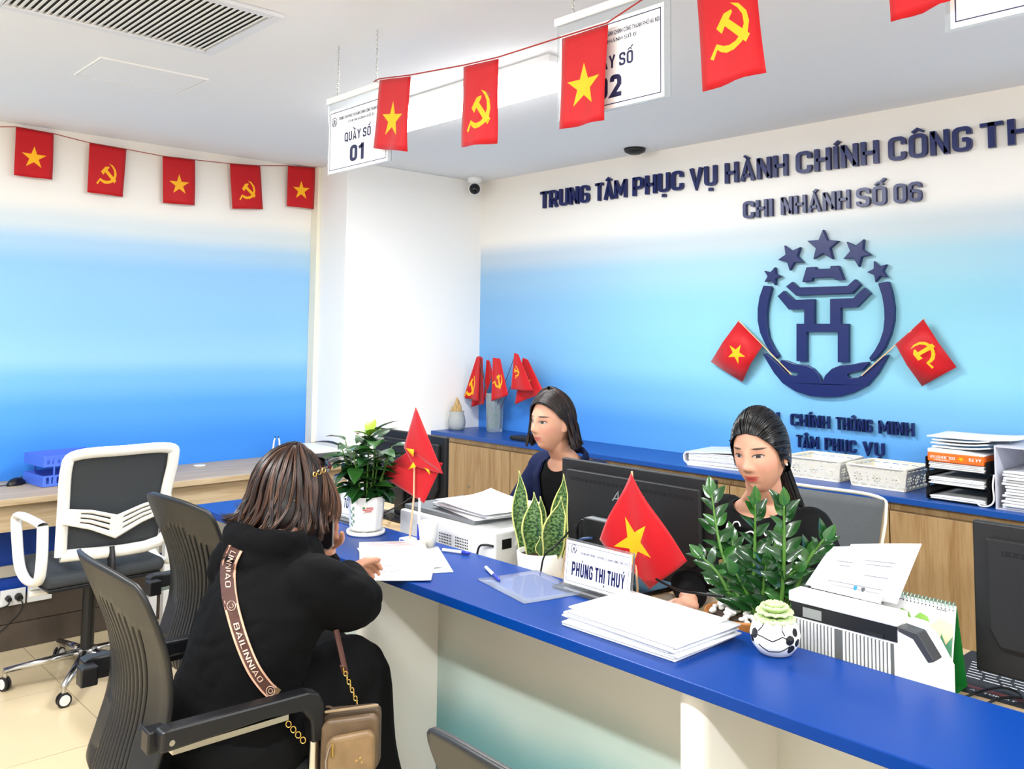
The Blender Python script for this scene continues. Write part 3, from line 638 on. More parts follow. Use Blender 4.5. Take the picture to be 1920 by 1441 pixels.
for k in range(17):
    a = k*2.4; lean = rnd.uniform(.02, .075); hgt = rnd.uniform(.10, .215); bx, by = .03*math.cos(a), .03*math.sin(a)
    pts = smooth_curve([(bx, by, .118), (bx*1.3+lean*.4*math.cos(a), by*1.3+lean*.4*math.sin(a), .118+hgt*.5), (bx+lean*math.cos(a), by+lean*math.sin(a), .118+hgt)], 4)
    B().tube(pts, [lerp(.0045, .0018, i/(len(pts)-1)) for i in range(len(pts))], 6).obj('stem', M_stem, t, True)
    for j in range(7):
        p = pts[-1-min(len(pts)-2, j*1)]; aa = a+j*2.2+rnd.uniform(-.5, .5); el = rnd.uniform(-.2, .65)
        place(rnd.choice([lmA, lmB]), 'leaf', t, M=aim(p, (math.cos(aa), math.sin(aa), el), rnd.uniform(-.4, .4), rnd.uniform(.75, 1.15)))
pts = smooth_curve([(0, 0, .118), (.005, .0, .25), (.0, .005, .34)], 5); B().tube(pts, .003, 6).obj('stem', M_stem, t, True)
for j, (p, el, aa, mm, s_) in enumerate(((.95, .9, 0, lmY, 1.1), (1, 1.6, 2.2, lmY, 1.0), (.9, .7, 4, lmY, .9), (.85, .6, 5.3, lmA, 1.1), (.95, 1.1, .8, lmB, 1.2), (.8, .9, 1.2, lmB, 1.15), (.7, .5, 3.1, lmA, 1))):
    place(mm, 'leaf', t, M=aim(pts[int(p*(len(pts)-1))], (math.cos(aa), math.sin(aa), el), 0, s_))
# --- snake plant
def snake_mat():
    m = bpy.data.materials.new('snake_leaf'); m.use_nodes = True; nt = m.node_tree; b_ = nt.nodes['Principled BSDF']; b_.inputs['Roughness'].default_value = .35
    at_ = nt.nodes.new('ShaderNodeAttribute'); at_.attribute_name = 'lf'
    sp = nt.nodes.new('ShaderNodeSeparateXYZ'); nt.links.new(at_.outputs['Vector'], sp.inputs[0])
    wv = nt.nodes.new('ShaderNodeTexNoise'); wv.inputs['Scale'].default_value = 1; wv.inputs['Detail'].default_value = 4; wv.inputs['Distortion'].default_value = .6
    mp = nt.nodes.new('ShaderNodeMapping'); mp.inputs['Scale'].default_value = (3, 34, 1); nt.links.new(at_.outputs['Vector'], mp.inputs[0]); nt.links.new(mp.outputs[0], wv.inputs['Vector'])
    cr = nt.nodes.new('ShaderNodeValToRGB'); e = cr.color_ramp.elements; e[0].position = .44; e[0].color = lin('#23401f'); e[1].position = .6; e[1].color = lin('#6f9152'); nt.links.new(wv.outputs[0], cr.inputs[0])
    ab = nt.nodes.new('ShaderNodeMath'); ab.operation = 'ABSOLUTE'; nt.links.new(sp.outputs[0], ab.inputs[0])
    gt = nt.nodes.new('ShaderNodeMapRange'); gt.inputs[1].default_value = .86; gt.inputs[2].default_value = .90; nt.links.new(ab.outputs[0], gt.inputs[0])
    mx = nt.nodes.new('ShaderNodeMix'); mx.data_type = 'RGBA'; nt.links.new(gt.outputs[0], mx.inputs['Factor']); nt.links.new(cr.outputs[0], mx.inputs['A']); mx.inputs['B'].default_value = lin('#cfd07a')
    nt.links.new(mx.outputs['Result'], b_.inputs['Base Color']); return m
M_snake = snake_mat()
SP = (-1.985, 1.962, ZD)
t = thing('snake_plant', 'variegated snake plant in a white pot left of the name plate', 'plant', SP)
B().lathe([(0, .0), (.062, .0), (.066, .004), (.0725, .086), (.070, .090), (.065, .088), (.063, .07), (0, .066)], n=30).obj('pot', M_cer, t, True)
B().lathe([(0, .082), (.0645, .076)], n=20).obj('soil', M_soil, t)
fd = -FWD.copy(); fd.z = 0; fd.normalize(); rd = RGT.copy(); rd.z = 0; rd.normalize()
def blade(base, tipv, W, bulge, face, name='leaf'):
    base, tipv = Vector(base), Vector(tipv); face = Vector(face).normalized(); b = B(); ax = (tipv-base); side = ax.cross(face).normalized(); nn = side.cross(ax).normalized()
    nu, nv = 8, 16; co = []
    def fn(a, c):
        s_ = a*2-1; pr_ = (.55+.45*math.sin(math.pi*min(c*1.15, 1)*.9))*(1-c**6)**.9*(1-.25*c) if c < 1 else 0
        pr_ = max(.0, pr_*(1 if c < .72 else (1-((c-.72)/.28)**1.6)))
        p = base+ax*c+side*s_*W/2*pr_ + nn*(bulge*math.sin(math.pi*c) + (s_*s_-.3)*W*.18*pr_) + side*.004*math.sin(c*9)
        co.append((s_, c, 0)); return p
    o = b.grid(fn, nu, nv)
    me = bpy.data.meshes.new(name); me.from_pydata(b.v, [], b.f); me.materials.append(M_snake)
    at_ = me.attributes.new('lf', 'FLOAT_VECTOR', 'POINT'); at_.data.foreach_set('vector', [x for q in co for x in q])
    me.polygons.foreach_set('use_smooth', [True]*len(me.polygons)); ob = place(me, name, t); md = ob.modifiers.new('solid', 'SOLIDIFY'); md.thickness = .0025; return ob
def sp(u, v, d=0): return at(u, v, Y=SP[1]+d)-Vector(SP)
for (bu, bv, tu, tv, W, bl, dd) in ((985, 1045, 972, 882, .064, -.012, .02), (1045, 1045, 1056, 888, .06, -.012, .03), (1000, 1048, 1000, 922, .075, .015, -.02), (1030, 1048, 1051, 930, .078, .016, -.02), (1015, 1045, 1012, 930, .055, 0, .01), (1018, 1048, 1010, 1005, .03, .004, -.04)):
    blade(sp(bu, bv, dd*.5)*1.0, sp(tu, tv, dd), W, bl, fd)
# --- ZZ plant
ZP = (-1.285, 1.985, ZD)
t = thing('zz_plant', 'glossy dark plant in a tan bowl in front of the woman in black', 'plant', ZP)
B().lathe([(0, .0), (.07, .0), (.078, .006), (.094, .058), (.096, .064), (.091, .064), (.086, .05), (0, .045)], n=32).obj('pot', mat('tan_ceramic', '#b9783f', .4, var=.2, vscale=14), t, True)
B().lathe([(0, .057), (.088, .053)], n=20).obj('soil', M_soil, t)
pm = B().ball((0, 0, 0), (.011, .009, .007), 8, 5).mesh('pebble', [mat('white_pebble', '#eeece6', .5)], True)
for k in range(70):
    a = rnd.uniform(0, 6.28); r_ = .083*math.sqrt(rnd.random()); place(pm, 'pebble', t, (r_*math.cos(a), r_*math.sin(a), .060+rnd.uniform(0, .006)), (rnd.random(), rnd.random(), rnd.random()*6), (rnd.uniform(.6, 1.2),)*3)
zl = leaf_mesh(.062, .030, M_lg2, .3, .22, .85); zl2 = leaf_mesh(.052, .030, mat('zz_leaf_mid', '#356b2a', .2, var=.3, vscale=9, coat=.4), .3, .15, .85)
def zp(u, v, d=0): return at(u, v, Y=ZP[1]+d)-Vector(ZP)
for bu, bv, mu, mv, tu, tv, dd, nl in ((1395, 1150, 1352, 1030, 1334, 925, .03, 16), (1412, 1155, 1415, 1050, 1416, 945, -.03, 15), (1463, 1160, 1470, 1050, 1470, 948, -.05, 15), (1480, 1150, 1510, 1060, 1545, 1010, .02, 9), (1385, 1150, 1350, 1080, 1318, 1045, -.03, 8), (1430, 1150, 1440, 1080, 1455, 1010, .06, 12), (1405, 1150, 1385, 1080, 1372, 1010, .05, 12), (1420, 1155, 1400, 1110, 1380, 1075, -.06, 7), (1445, 1155, 1460, 1100, 1490, 1070, -.02, 7), (1400, 1155, 1380, 1110, 1345, 1090, .0, 9), (1430, 1155, 1432, 1100, 1436, 1060, -.05, 11), (1465, 1155, 1490, 1090, 1515, 1040, .05, 11)):
    pts = smooth_curve([zp(bu, bv, dd*.2), zp(mu, mv, dd*.6), zp(tu, tv, dd)], 8)
    B().tube(pts, [lerp(.0065, .0022, i/(len(pts)-1)) for i in range(len(pts))], 7).obj('stem', M_stem, t, True)
    for j in range(nl):
        c = lerp(.24, .99, j/(nl-1)); i = int(c*(len(pts)-1)); d = (pts[min(i+1, len(pts)-1)]-pts[max(i-1, 0)]).normalized()
        s_ = 1 if j % 2 else -1; sv = (rd*s_ + fd*rnd.uniform(-.5, .7))
        dr = d*lerp(.55, 1.1, c) + sv*lerp(1.1, .55, c*c)
        place(zl if rnd.random() < .65 else zl2, 'leaf', t, M=aim(pts[i], dr, rnd.uniform(-.5, .5), rnd.uniform(.8, 1.1)*lerp(1.1, .85, c), fd+Vector((0, 0, .8))))
    place(zl2, 'leaf', t, M=aim(pts[-1], (pts[-1]-pts[-3]).normalized()+fd*.1, 0, .9, fd))
# --- succulent in a painted white pot
SU = (-1.083, 1.795, ZT)
t = thing('succulent', 'pale green rosette succulent in a white pot with black flowers', 'plant', SU)
prof = [(0, 0), (.030, 0), (.036, .003), (.050, .022), (.054, .042), (.049, .062), (.040, .076), (.037, .077), (.036, .070), (0, .064)]
pt_ = B().lathe(prof, n=36).obj('pot', M_cer, t, True)
B().lathe([(0, .072), (.0365, .069)], n=18).obj('soil', M_soil, t)
def prad(z):
    for (r0, z0), (r1, z1) in zip(prof[1:7], prof[2:8]):
        if z0 <= z <= z1 and z1 > z0: return lerp(r0, r1, (z-z0)/(z1-z0))
    return .05
vd2 = (Vector((0, 0, 0))-Vector((SU[0], SU[1], 0))).normalized(); sd2 = Vector((-vd2.y, vd2.x, 0))
def onp(a, z, e=.0006): return vd2*math.cos(a)*(prad(z)+e)+sd2*math.sin(a)*(prad(z)+e)+Vector((0, 0, z))
M_bk = mat('black_paint', '#18181a', .35, var=.4, vscale=300)
for a, z, s_, r0 in ((.62, .042, .011, .3), (.95, .056, .009, 1.2), (.72, .022, .010, 2.2), (1.05, .034, .009, .1), (-.95, .048, .011, .8), (-1.15, .034, .008, 2)):
    B().grid(lambda p, q: onp(a+(p-.5)*2*s_/.05*math.sqrt(max(0, 1-(2*q-1)**2))*.9, z+s_*(2*q-1)), 6, 6).obj('painted_flower', M_bk, pt_)
for c in ([(.62, .042), (.3, .050), (-.1, .040), (-.5, .046), (-.9, .048)], [(.62, .03), (.2, .018), (-.3, .016), (-.8, .03)], [(.4, .052), (.3, .062), (.35, .072)], [(-.75, .055), (-.6, .064), (-.55, .072)]):
    pts = []
    for (a0_, z0), (a1_, z1) in zip(c[:-1], c[1:]):
        for k in range(6): pts.append(onp(lerp(a0_, a1_, k/6), lerp(z0, z1, k/6)))
    B().tube(pts, .0011, 5).obj('painted_line', M_bk, pt_)
M_suc = mat('succulent_green', '#bccf96', .55, var=.15, vscale=40); sm = bpy.data.meshes
sl_ = B().grid(lambda a, c: ((a*2-1)*.0125*math.sin(math.pi*min(c*.82+.1, 1))**.6, .034*c, .006*math.sin(c*1.5)+.004*((a*2-1)**2)), 4, 5).mesh('leaf', [M_suc], True)
for ring in range(5):
    n = [6, 8, 10, 12, 12][ring]; el = [1.6, .95, .5, .12, -.2][ring]; s_ = [.62, .85, 1.0, 1.12, 1.15][ring]
    for k in range(n):
        a = 6.283*k/n+ring*.37; o = place(sl_, 'leaf', t, M=aim((.004*math.cos(a), .004*math.sin(a), .086-ring*.004), (math.cos(a), math.sin(a), el), 0, s_)); md = o.modifiers.new('solid', 'SOLIDIFY'); md.thickness = .004
# ---------------------------------------------------------------- name plates
def nameplate(label, x0, x1, y, zb, zt, lines, emb_, rz=0):
    W = x1-x0; H = zt-zb; t = thing('name_plate', label, 'name plate', (x0, y, ZT), rz, group='desk name plates')
    q = .10
    fn = lambda x, z, d: (x, -.0045-d+q*z, z)
    B().prism([(0, .012), (W, .012), (W, H+.012), (0, H+.012)], -.0045, .0025, fn).obj('acrylic', M_clear, t)
    B().prism([(.004, .016), (W-.004, .016), (W-.004, H+.008), (.004, H+.008)], .0026, .0031, fn).obj('card', M_paper, t)
    B().box(-.012, W+.012, -.035, .040, 0, .010).obj('foot', M_clear, t, bev=.002)
    b = B(); lw = .0011; a0_, a1_, c0, c1 = .011, W-.011, .023, H+.001
    for r_ in ((a0_, a1_, c0, c0+lw), (a0_, a1_, c1-lw, c1), (a0_, a0_+lw, c0, c1), (a1_-lw, a1_, c0, c1)): b.prism([(r_[0], r_[2]), (r_[1], r_[2]), (r_[1], r_[3]), (r_[0], r_[3])], .0032, .0036, fn)
    b.obj('border', M_ink, t)
    b = B()
    for txt, l0, l1, z_, ch_, bo in lines: text_mesh(b, txt, l0, l1, z_, ch_, lambda x, z, d: fn(x, z, .0038+d), bo)
    b.obj('print', mat('print_blue', '#0c1550', .6), t)
    b = B(); mini_emblem(b, emb_[0], emb_[1], .0125, lambda x, z, d: fn(x, z, .0036+d)); b.obj('emblem', M_ink, t)
nameplate('acrylic name plate with three word blue name before the middle monitor', -1.735, -1.497, 1.808, .772, .892, [('PHÙNG THỊ THUÝ', .030, .216, .040, .036, .012), ('CHI NHÁNH TRUNG TÂM PHỤC VỤ HÀNH CHÍNH CÔNG SỐ 6', .058, .224, .099, .0062, -.02)], (.033, .107))
nameplate('acrylic name plate half hidden behind the leafy pot plant', -2.905, -2.70, 1.825, .775, .895, [('TÔ', .03, .06, .045, .034, 0), ('CHI NHÁNH TRUNG TÂM', .058, .18, .099, .0062, -.02)], (.033, .107))
# ---------------------------------------------------------------- desk flags
def sheet_patch(b, corners, nrm, amp, ph, n=14, mi=0):
    A, Bq, Cq, Dq = [Vector(c) for c in corners]
    b.cur = mi; b.grid(lambda a, c: A.lerp(Bq, a).lerp(Dq.lerp(Cq, a), c)+Vector(nrm)*(amp*math.sin(a*3.1+ph)*math.sin(c*2.6+.4)), n, n); b.cur = 0
YFl = 1.815
fb = at(766, 1016, Z=ZT); fb.y = 1.80
t = thing('desk_flag', 'red flag folded over its stick in a pen stand on the counter', 'flag', (fb.x, fb.y, ZT)); o0 = Vector((fb.x, fb.y, ZT))
def fl_(u, v, d=0): return at(u, v, Y=fb.y+d)-o0
B().tube([(0, 0, .012), fl_(776, 930), fl_(779, 764)], [.0035, .0032, .0025], 8).obj('stick', mat('stick_pale', '#e6b18d', .5), t)
b = B(); nn = -FWD
sheet_patch(b, [fl_(762, 848, .012), fl_(830, 868, .012), fl_(795, 943, .01), fl_(706, 886, .012)], nn, .006, .3)
sheet_patch(b, [fl_(779.5, 763, -.004), fl_(780.5, 764, -.004), fl_(831, 888, -.008), fl_(757, 838, -.004)], nn, .012, .0)
sheet_patch(b, [fl_(757, 838, -.004), fl_(800, 858, -.006), fl_(831, 888, -.006), fl_(776, 874, -.004)], nn, .004, .2)
for P in ([(761, 840), (776, 842), (775, 856)], [(765, 880), (775, 866), (780, 875)], [(795, 876), (804, 880), (807, 890)]):
    b.cur = 1; b.add([fl_(u, v, -.022) for u, v in P], [(0, 1, 2)]); b.cur = 0
cloth(b.obj('cloth', [M_red, M_yel], t))
B().box(-.03, .03, -.022, .022, 0, .012).obj('base', M_wpl, t, bev=.002)
B().box(-.02, .012, -.0235, -.0222, .003, .009).obj('base_print', M_bluep, t)
p_ = thing('pen', 'white and blue pen upright in the stand beside the folded flag', 'pen', (fb.x+.030, fb.y+.012, ZT+.0122))
B().cyl((0, 0, 0), (.002, 0, .05), .005, n=10).obj('cap', M_bluep, p_); B().cyl((.002, 0, .0501), (.005, .0, .135), .0045, n=10).obj('barrel', M_wpl, p_)
t = thing('desk_flag', 'red star flag hanging open in front of the middle monitor', 'flag', (-1.60, 1.955, ZD)); o0 = Vector((-1.60, 1.955, ZD))
def fr_(u, v, d=0): return at(u, v, Y=1.955+d)-o0
A_, B_, C_, D_ = fr_(1183, 886), fr_(1293, 1050), fr_(1214, 1106), fr_(1128, 1010)
w_, h_ = (B_-A_).length, (D_-A_).length; nn = (B_-A_).cross(D_-A_).normalized(); nn = nn if nn.dot(-FWD) > 0 else -nn
def ffn(x, y):
    a, c = x/w_+.5, .5-y/h_; p = A_.lerp(B_, a).lerp(D_.lerp(C_, a), c)
    return p + nn*(.012*math.sin(a*2.5+c*1.5)+.010*math.sin((a-c)*7)*.5)
cloth(flag_mesh(w_, h_, marks('star', -.012, -.022, .082, -.07), ffn, .012).obj('cloth', [M_red, M_yel], t))
B().tube([(0, .004, .012), A_+Vector((0, .004, .004))], .003, 8).obj('stick', M_wood, t); B().lathe([(0, 0), (.035, 0), (.035, .006), (.01, .012), (0, .012)]).obj('base', M_wpl, t, True)
# ---------------------------------------------------------------- paper, cup, pens
def sheet(name, label, cx, cy, z, rz, group, w_=.21, h_=.297, th=.0012, m=None, cat='paper', curl=0):
    o = B().grid(lambda a, c: ((a-.5)*w_, (c-.5)*h_, curl*((a-.5)**2+(c-.5)**2*.6)*4*(.3+a)), 6, 8).obj(name, m or M_sheet, loc=(cx, cy, z+th/2), rot=(0, 0, rz)); md = o.modifiers.new('solid', 'SOLIDIFY'); md.thickness = th; md.offset = 0
    for p in o.data.polygons: p.use_smooth = True
    return tag(o, label, cat, group)
M_fold = mat('clear_folder', '#eef0f2', .18, spec=.6)
gl = 'papers spread before the visitor'
sheet('paper_sheet', 'plastic folder lying lowest under the papers before the visitor', -2.24, 1.650, ZT+.0008, 1.05, gl, .23, .31, .0016, M_fold, 'folder')
sheet('paper_sheet', 'white sheet poking out past the counter edge beside the visitor', -2.19, 1.580, ZT+.0036, .85, gl, curl=.001)
sheet('paper_sheet', 'white sheet second from top in the papers before the visitor', -2.27, 1.640, ZT+.0062, 1.15, gl, curl=.001)
tp = sheet('paper_sheet', 'topmost white sheet with faint red print under the visitor hand', -2.32, 1.655, ZT+.0088, 1.0, gl, curl=.0008)
b = B()
for k in range(5): b.box(-.08, .075-(.03 if k == 4 else 0), .08+k*.011, .083+k*.011, .0016, .0018)
b.obj('print', mat('faint_red_print', '#d8a0a0', .6), tp)['kind'] = 'stuff'
gs = 'folders in the stack on the counter'
labs = ['lowest clear folder of the thick stack beside the succulent'] + ['clear plastic folder of papers within the thick stack on the counter']*6 + ['topmost white sheet of the thick stack beside the succulent']
for i in range(8):
    top = i == 7; z = ZT+.0006+i*.0052
    o = sheet('document_folder', labs[i], -1.352+rnd.uniform(-.012, .012), 1.695+rnd.uniform(-.006, .006), z, math.pi/2+rnd.uniform(-.05, .05)-.03, gs, .235 if not top else .215, .325 if not top else .30, .0036, M_sheet if i % 2 or top else M_fold, 'folder', .0003)
b = B()
for k in range(3): b.box(-.07, .06, -.01+k*.03, -.008+k*.03, .0044, .0046)
b.obj('print', mat('faint_pink', '#efdcdc', .6), o)['kind'] = 'stuff'
sheet('clear_sleeve', 'clear plastic sleeve lying on the counter behind the blue pen', -1.80, 1.745, ZT+.0006, 1.35, None, .20, .26, .0008, mat('sleeve_clear', '#dfe9ff', .1, trans=.85, ior=1.1), 'sleeve', .0006)
c = thing('paper_cup', 'white paper cup beside the folded flag', 'cup', (-2.352, 1.812, ZT))
B().lathe([(0, .0), (.024, .0), (.033, .072), (.0345, .074), (.0345, .077), (.032, .077), (.0315, .072), (.023, .004), (0, .004)], n=30).obj('cup_wall', mat('cup_paper', '#f3efe2', .6), c, True)
def pen(label, p0, p1, body=M_wpl, cap=M_bluep, r=.0048, k=.42):
    p0, p1 = Vector(p0), Vector(p1); t = thing('pen', label, 'pen', tuple(p0), group='pens'); d = p1-p0
    B().cyl((0, 0, 0), d*(1-k), r, n=10).obj('barrel', body, t, True); B().tube([d*(1-k)*1.001, d*.93, d], [r*1.12, r*1.1, r*.4], 10).obj('cap', cap, t, True)
    return t
zz = ZT+.0062
pen('white pen with blue cap lying on the bare blue counter', at(911, 1063, Z=zz), at(937, 1088, Z=zz))
pen('white pen lying beside the paper cup', at(830, 1030, Z=zz), at(882, 1037, Z=zz), k=.3)
# ---------------------------------------------------------------- printer with papers
PR = (-2.395, 1.905, ZD)
t = thing('laser_printer', 'white laser printer with perforated side behind the paper cup', 'printer', PR)
B().box(-.245, .265, 0, .30, .005, .125).obj('body', M_wpl, t, bev=.008, seg=3)
B().box(-.245, .14, .02, .29, .1252, .140).obj('lid', mat('lid_grey', '#75797d', .45), t, bev=.004)
b = B()
for i in range(30):
    for k in range(4):
        x = -.10+i*.0085
        if i % 10 < 8: b.box(x, x+.0038, -.0012, -.0003, .050+k*.009, .0545+k*.009)
b.obj('vent_holes', mat('slot_black', '#050505', .7), t)['kind'] = 'stuff'
B().box(-.10, -.06, -.0012, -.0003, .098, .104).obj('latch', M_dgp, t)
B().box(.2652, .2665, .03, .07, .07, .10).obj('socket', M_blk, t)
B().tube(smooth_curve([(.262, -.004, .085), (.235, -.012, .085), (.21, -.018, .075), (.20, -.02, .03), (.203, -.02, .065-.06)]), .0035, 7).obj('lead', M_cable, t, True)
gp = 'papers on the printer'
for i, (dx, dy, r_, lb) in enumerate(((.02, .16, 1.35, 'lowest paper lying across the printer lid'), (.05, .15, 1.5, 'middle paper lying across the printer lid'), (.07, .14, 1.42, 'topmost curled white paper on the printer lid'))):
    sheet('paper_sheet', lb, PR[0]+dx, PR[1]+dy, ZD+.1413+i*.012, r_, gp, .23, .32, .004 if i < 2 else .0015, curl=.0012+i*.005)
g = thing('pebble_bowl', 'glass bowl of dark pebbles between printer and snake plant', 'bowl', (-2.085, 2.03, ZD))
B().lathe([(0, 0), (.03, 0), (.048, .075), (.050, .078), (.046, .076), (.029, .005), (0, .005)], n=24).obj('glass', M_glass, g, True)
pm2 = B().ball((0, 0, 0), (.009, .008, .007), 8, 5).mesh('pebble', [mat('brown_pebble', '#4a352e', .4, var=.5, vscale=60)], True)
for k in range(60):
    zq = rnd.uniform(.012, .08); r_ = lerp(.022, .038, zq/.08)*math.sqrt(rnd.random()); a = rnd.uniform(0, 6.28); place(pm2, 'pebble', g, (r_*math.cos(a), r_*math.sin(a), zq))
# ---------------------------------------------------------------- document scanner with papers in its feed
SC = (-1.10, 1.895, ZD)
t = thing('document_scanner', 'white ribbed document scanner with paper in its feeder', 'scanner', SC)
body = [(0, .0), (.325, 0), (.325, .075), (.29, .135), (.27, .142), (0, .150)]
B().prism(body, 0, .085, lambda x, z, d: (x, d, z)).obj('body', M_wpl, t, bev=.006, seg=3)
B().box(-.006, .245, -.004, .05, .148, .172).obj('top_cover', M_wpl, t, bev=.004)
B().prism([(.245, .150), (.285, .146), (.318, .098), (.305, .092), (.275, .132), (.245, .140)], .01, .05, lambda x, z, d: (x, d-.012, z)).obj('control_panel', mat('panel_dark', '#3b3c3e', .35), t, bev=.002)
B().box(.0, .243, -.0025, .001, .117, .1475).obj('slot', M_blk, t)
B().box(.03, .075, -.0042, -.0026, .121, .142).obj('window', mat('slot_glass', '#8d8f8c', .2), t)
B().box(.175, .215, -.0052, -.0026, .118, .126).obj('roller', mat('black_rubber', '#1c1c1c', .5), t)
rib = B().box(0, .0048, -.004, .0, .008, .112).mesh('rib', [M_wpl])
for i in range(27):
    if i not in (12, 13): place(rib, 'rib', t, (.008+i*.0083, -.0003, 0))
B().box(.008, .235, -.0012, -.0004, .008, .112).obj('grille_back', mat('grille_grey', '#5e605f', .6), t)  # plain grey plate filling the gaps between the ribs
gsn = 'papers standing in the scanner'
M_prn = mat('grey_print', '#8e8e96', .6)
for i, (u0, v0, u1, v1, dy, lb) in enumerate(((1488, 1112, 1562, 1040, .10, 'rear white paper standing in the scanner feeder'), (1500, 1110, 1548, 1055, .075, 'front printed paper leaning in the scanner feeder'), (1560, 1105, 1590, 1030, .12, 'right hand paper leaning in the scanner feeder'))):
    y0 = SC[1]+(.062, .050, .074)[i]; y1 = y0+.085
    w_ = .165; x0 = SC[0]+[.0, .02, .045][i]; zt = [.25, .245, .262][i]
    o = B().grid(lambda a, c: (a*w_+c*.02*(i != 1), lerp(0, y1-y0, c)+.006*math.sin(a*3)*c, lerp(.173, zt, c)+.03*a*c*(1 if i != 1 else .6)), 8, 8).obj('feeder_paper', M_sheet, loc=(x0, y0, ZD)); cloth(o); tag(o, lb, 'paper', gsn)
    if i == 1:
        b = B()
        for (px_, pz_, l_) in ((.035, .226, .04), (.045, .219, .025), (.10, .232, .07), (.105, .226, .06), (.11, .208, .055), (.03, .19, .13), (.045, .184, .11)):
            c0 = (pz_-.165)/(.245-.165); b.add([(px_+q*l_, lerp(0, y1-y0, c0)-.006, pz_+r_*.0025+.018*(px_+q*l_)/w_*c0) for q, r_ in ((0, 0), (1, 0), (1, 1), (0, 1))], [(0, 1, 2, 3)])
        b.obj('print', M_prn, o)['kind'] = 'stuff'
for x, m_, lb in ((-.98, mat('pen_sky', '#2c86b8', .3), 'short blue pen standing behind the scanner'), (-.962, M_dgp, 'short black pen standing behind the scanner')):
    p_ = thing('pen', lb, 'pen', (x, 1.962, ZD+.1505), group='pens'); B().cyl((0, 0, 0), (0, 0, .022), .006, n=10).obj('barrel', M_wpl, p_); B().cyl((0, 0, .022), (0, 0, .043), .0055, .004, n=10).obj('cap', m_, p_)
c = thing('pink_cup', 'pink lidded cup behind the scanner papers', 'cup', (-1.01, 2.16, ZD))
M_pink = mat('pink_plastic', '#f3a9b8', .35)
B().lathe([(0, 0), (.032, 0), (.042, .215), (0, .215)], n=26).obj('cup_wall', mat('pink_pale', '#f2d3d6', .4), c, True)
B().lathe([(.044, .212), (.046, .216), (.046, .232), (.040, .236), (.034, .232), (0, .230)], n=26).obj('lid', M_pink, c, True)
# ---------------------------------------------------------------- desk calendar
CA = (-.990, 2.032, ZD)
t = thing('desk_calendar', 'green backed tent calendar with spiral binding beside the scanner', 'calendar', CA)
Hq = .178
def card(y0, m, name, dz=0): return B().prism([(0, 0), (.20, 0), (.20, Hq), (0, Hq)], 0, .002, lambda x, z, d: (x, lerp(y0, .0, z/Hq)+d*(-1 if y0 < 0 else 1), z)).obj(name, m, t)
M_green = mat('calendar_green', '#1d7d33', .45)
fp = card(-.045, M_sheet, 'front_page'); card(.045, M_green, 'rear_board'); B().box(0, .2, -.044, .044, 0, .0025).obj('foot', M_green, t)
cf = lambda x, z, e=.0032: (x, lerp(-.045, 0, z/Hq)-e, z)
def blob(name, m, P, e=.0032): B().prism(P, 0, .0004, lambda x, z, d: cf(x, z, e+d)).obj(name, m, fp)
M_lgn = mat('print_green', '#86b84e', .5); M_mgn = mat('print_teal', '#4f8f6d', .5); M_or = mat('print_peach', '#f6d3a8', .5); M_o2 = mat('print_orange', '#e08a4c', .5)
blob('printed_hill', M_or, [(.10, .03), (.198, .03), (.198, .14), (.17, .15), (.14, .12), (.11, .1)])
blob('printed_hill', M_lgn, [(.13, .05), (.198, .02), (.198, .10), (.18, .085), (.165, .11), (.15, .08)], .0038)
blob('printed_hill', M_mgn, [(.16, .06), (.198, .045), (.198, .12), (.185, .10), (.175, .12)], .0044)
blob('printed_lantern', M_o2, [(.145+.011*math.cos(k*.63), .112+.016*math.sin(k*.63)) for k in range(10)], .005)
for x in (.075, .115): blob('printed_leaf', M_lgn, [(x, .14), (x+.012, .152), (x+.028, .147), (x+.034, .137), (x+.02, .139)], .0038); 
for (x, z, l_) in ((.02, .165, .03), (.07, .170, .02), (.16, .165, .022), (.03, .152, .015)): blob('printed_line', mat('print_grey', '#7c7c80', .6), [(x, z), (x+l_, z), (x+l_, z+.002), (x, z+.002)])
ring = B().tube([(0, .006*math.cos(k*.7), .006*math.sin(k*.7)) for k in range(10)], .0011, 5).mesh('ring', [mat('spiral_teal', '#7fa79d', .3, metal=.4)])
for i in range(24): place(ring, 'ring', t, (.006+i*.0082, 0, Hq+.001))
for i in range(24): B().box(.005+i*.0082, .0075+i*.0082, 0, .0004, 0, .003).obj('punch_hole', M_dgp, fp, loc=cf(0, Hq-.010, .0028))
# ---------------------------------------------------------------- mat and cables at the right end
t = thing('desk_mat', 'black printed desk mat under the right monitor', 'mat', (-.62, 2.16, ZD))
B().box(-.25, .62, -.115, .16, .0003, .0022).obj('pad', mat('mat_black', '#17171a', .6), t)
b = B()
for r_ in range(7):
    x = -.22+r_*.004
    for k in range(5): l_ = rnd.uniform(.018, .035); b.box(x, x+l_, .08-r_*.017, .084-r_*.017, .0023, .0026); x += l_+.007
for k in range(4): b.box(-.06+k*.05, -.02+k*.05, -.055, -.051, .0023, .0026)
text_mesh(b, 'AUTOMAT', -.16, -.07, -.098, .009, lambda x, z, d: (x, z, .0025), -.02); b.obj('print', mat('print_pale', '#c9c9cc', .6), t)['kind'] = 'stuff'
B().box(-.25, .62, -.083, -.070, .0023, .0025).obj('stripe', mat('stripe_maroon', '#5e2428', .6), t)
for lab_, p0 in (('black cable looping over the desk mat edge', [(1803, 1309), (1840, 1295), (1880, 1288), (1912, 1300), (1925, 1320)]), ('second black cable lying below the desk mat', [(1845, 1321), (1880, 1308), (1935, 1308)])):
    pts = smooth_curve([at(u, v, Z=ZD+.01)+Vector((0, .0, 0)) for u, v in p0]); o0 = pts[0].copy(); tag(B().tube([p-o0 for p in pts], .003, 6).obj('desk_cable', M_cable, loc=tuple(o0)), lab_, 'cable')
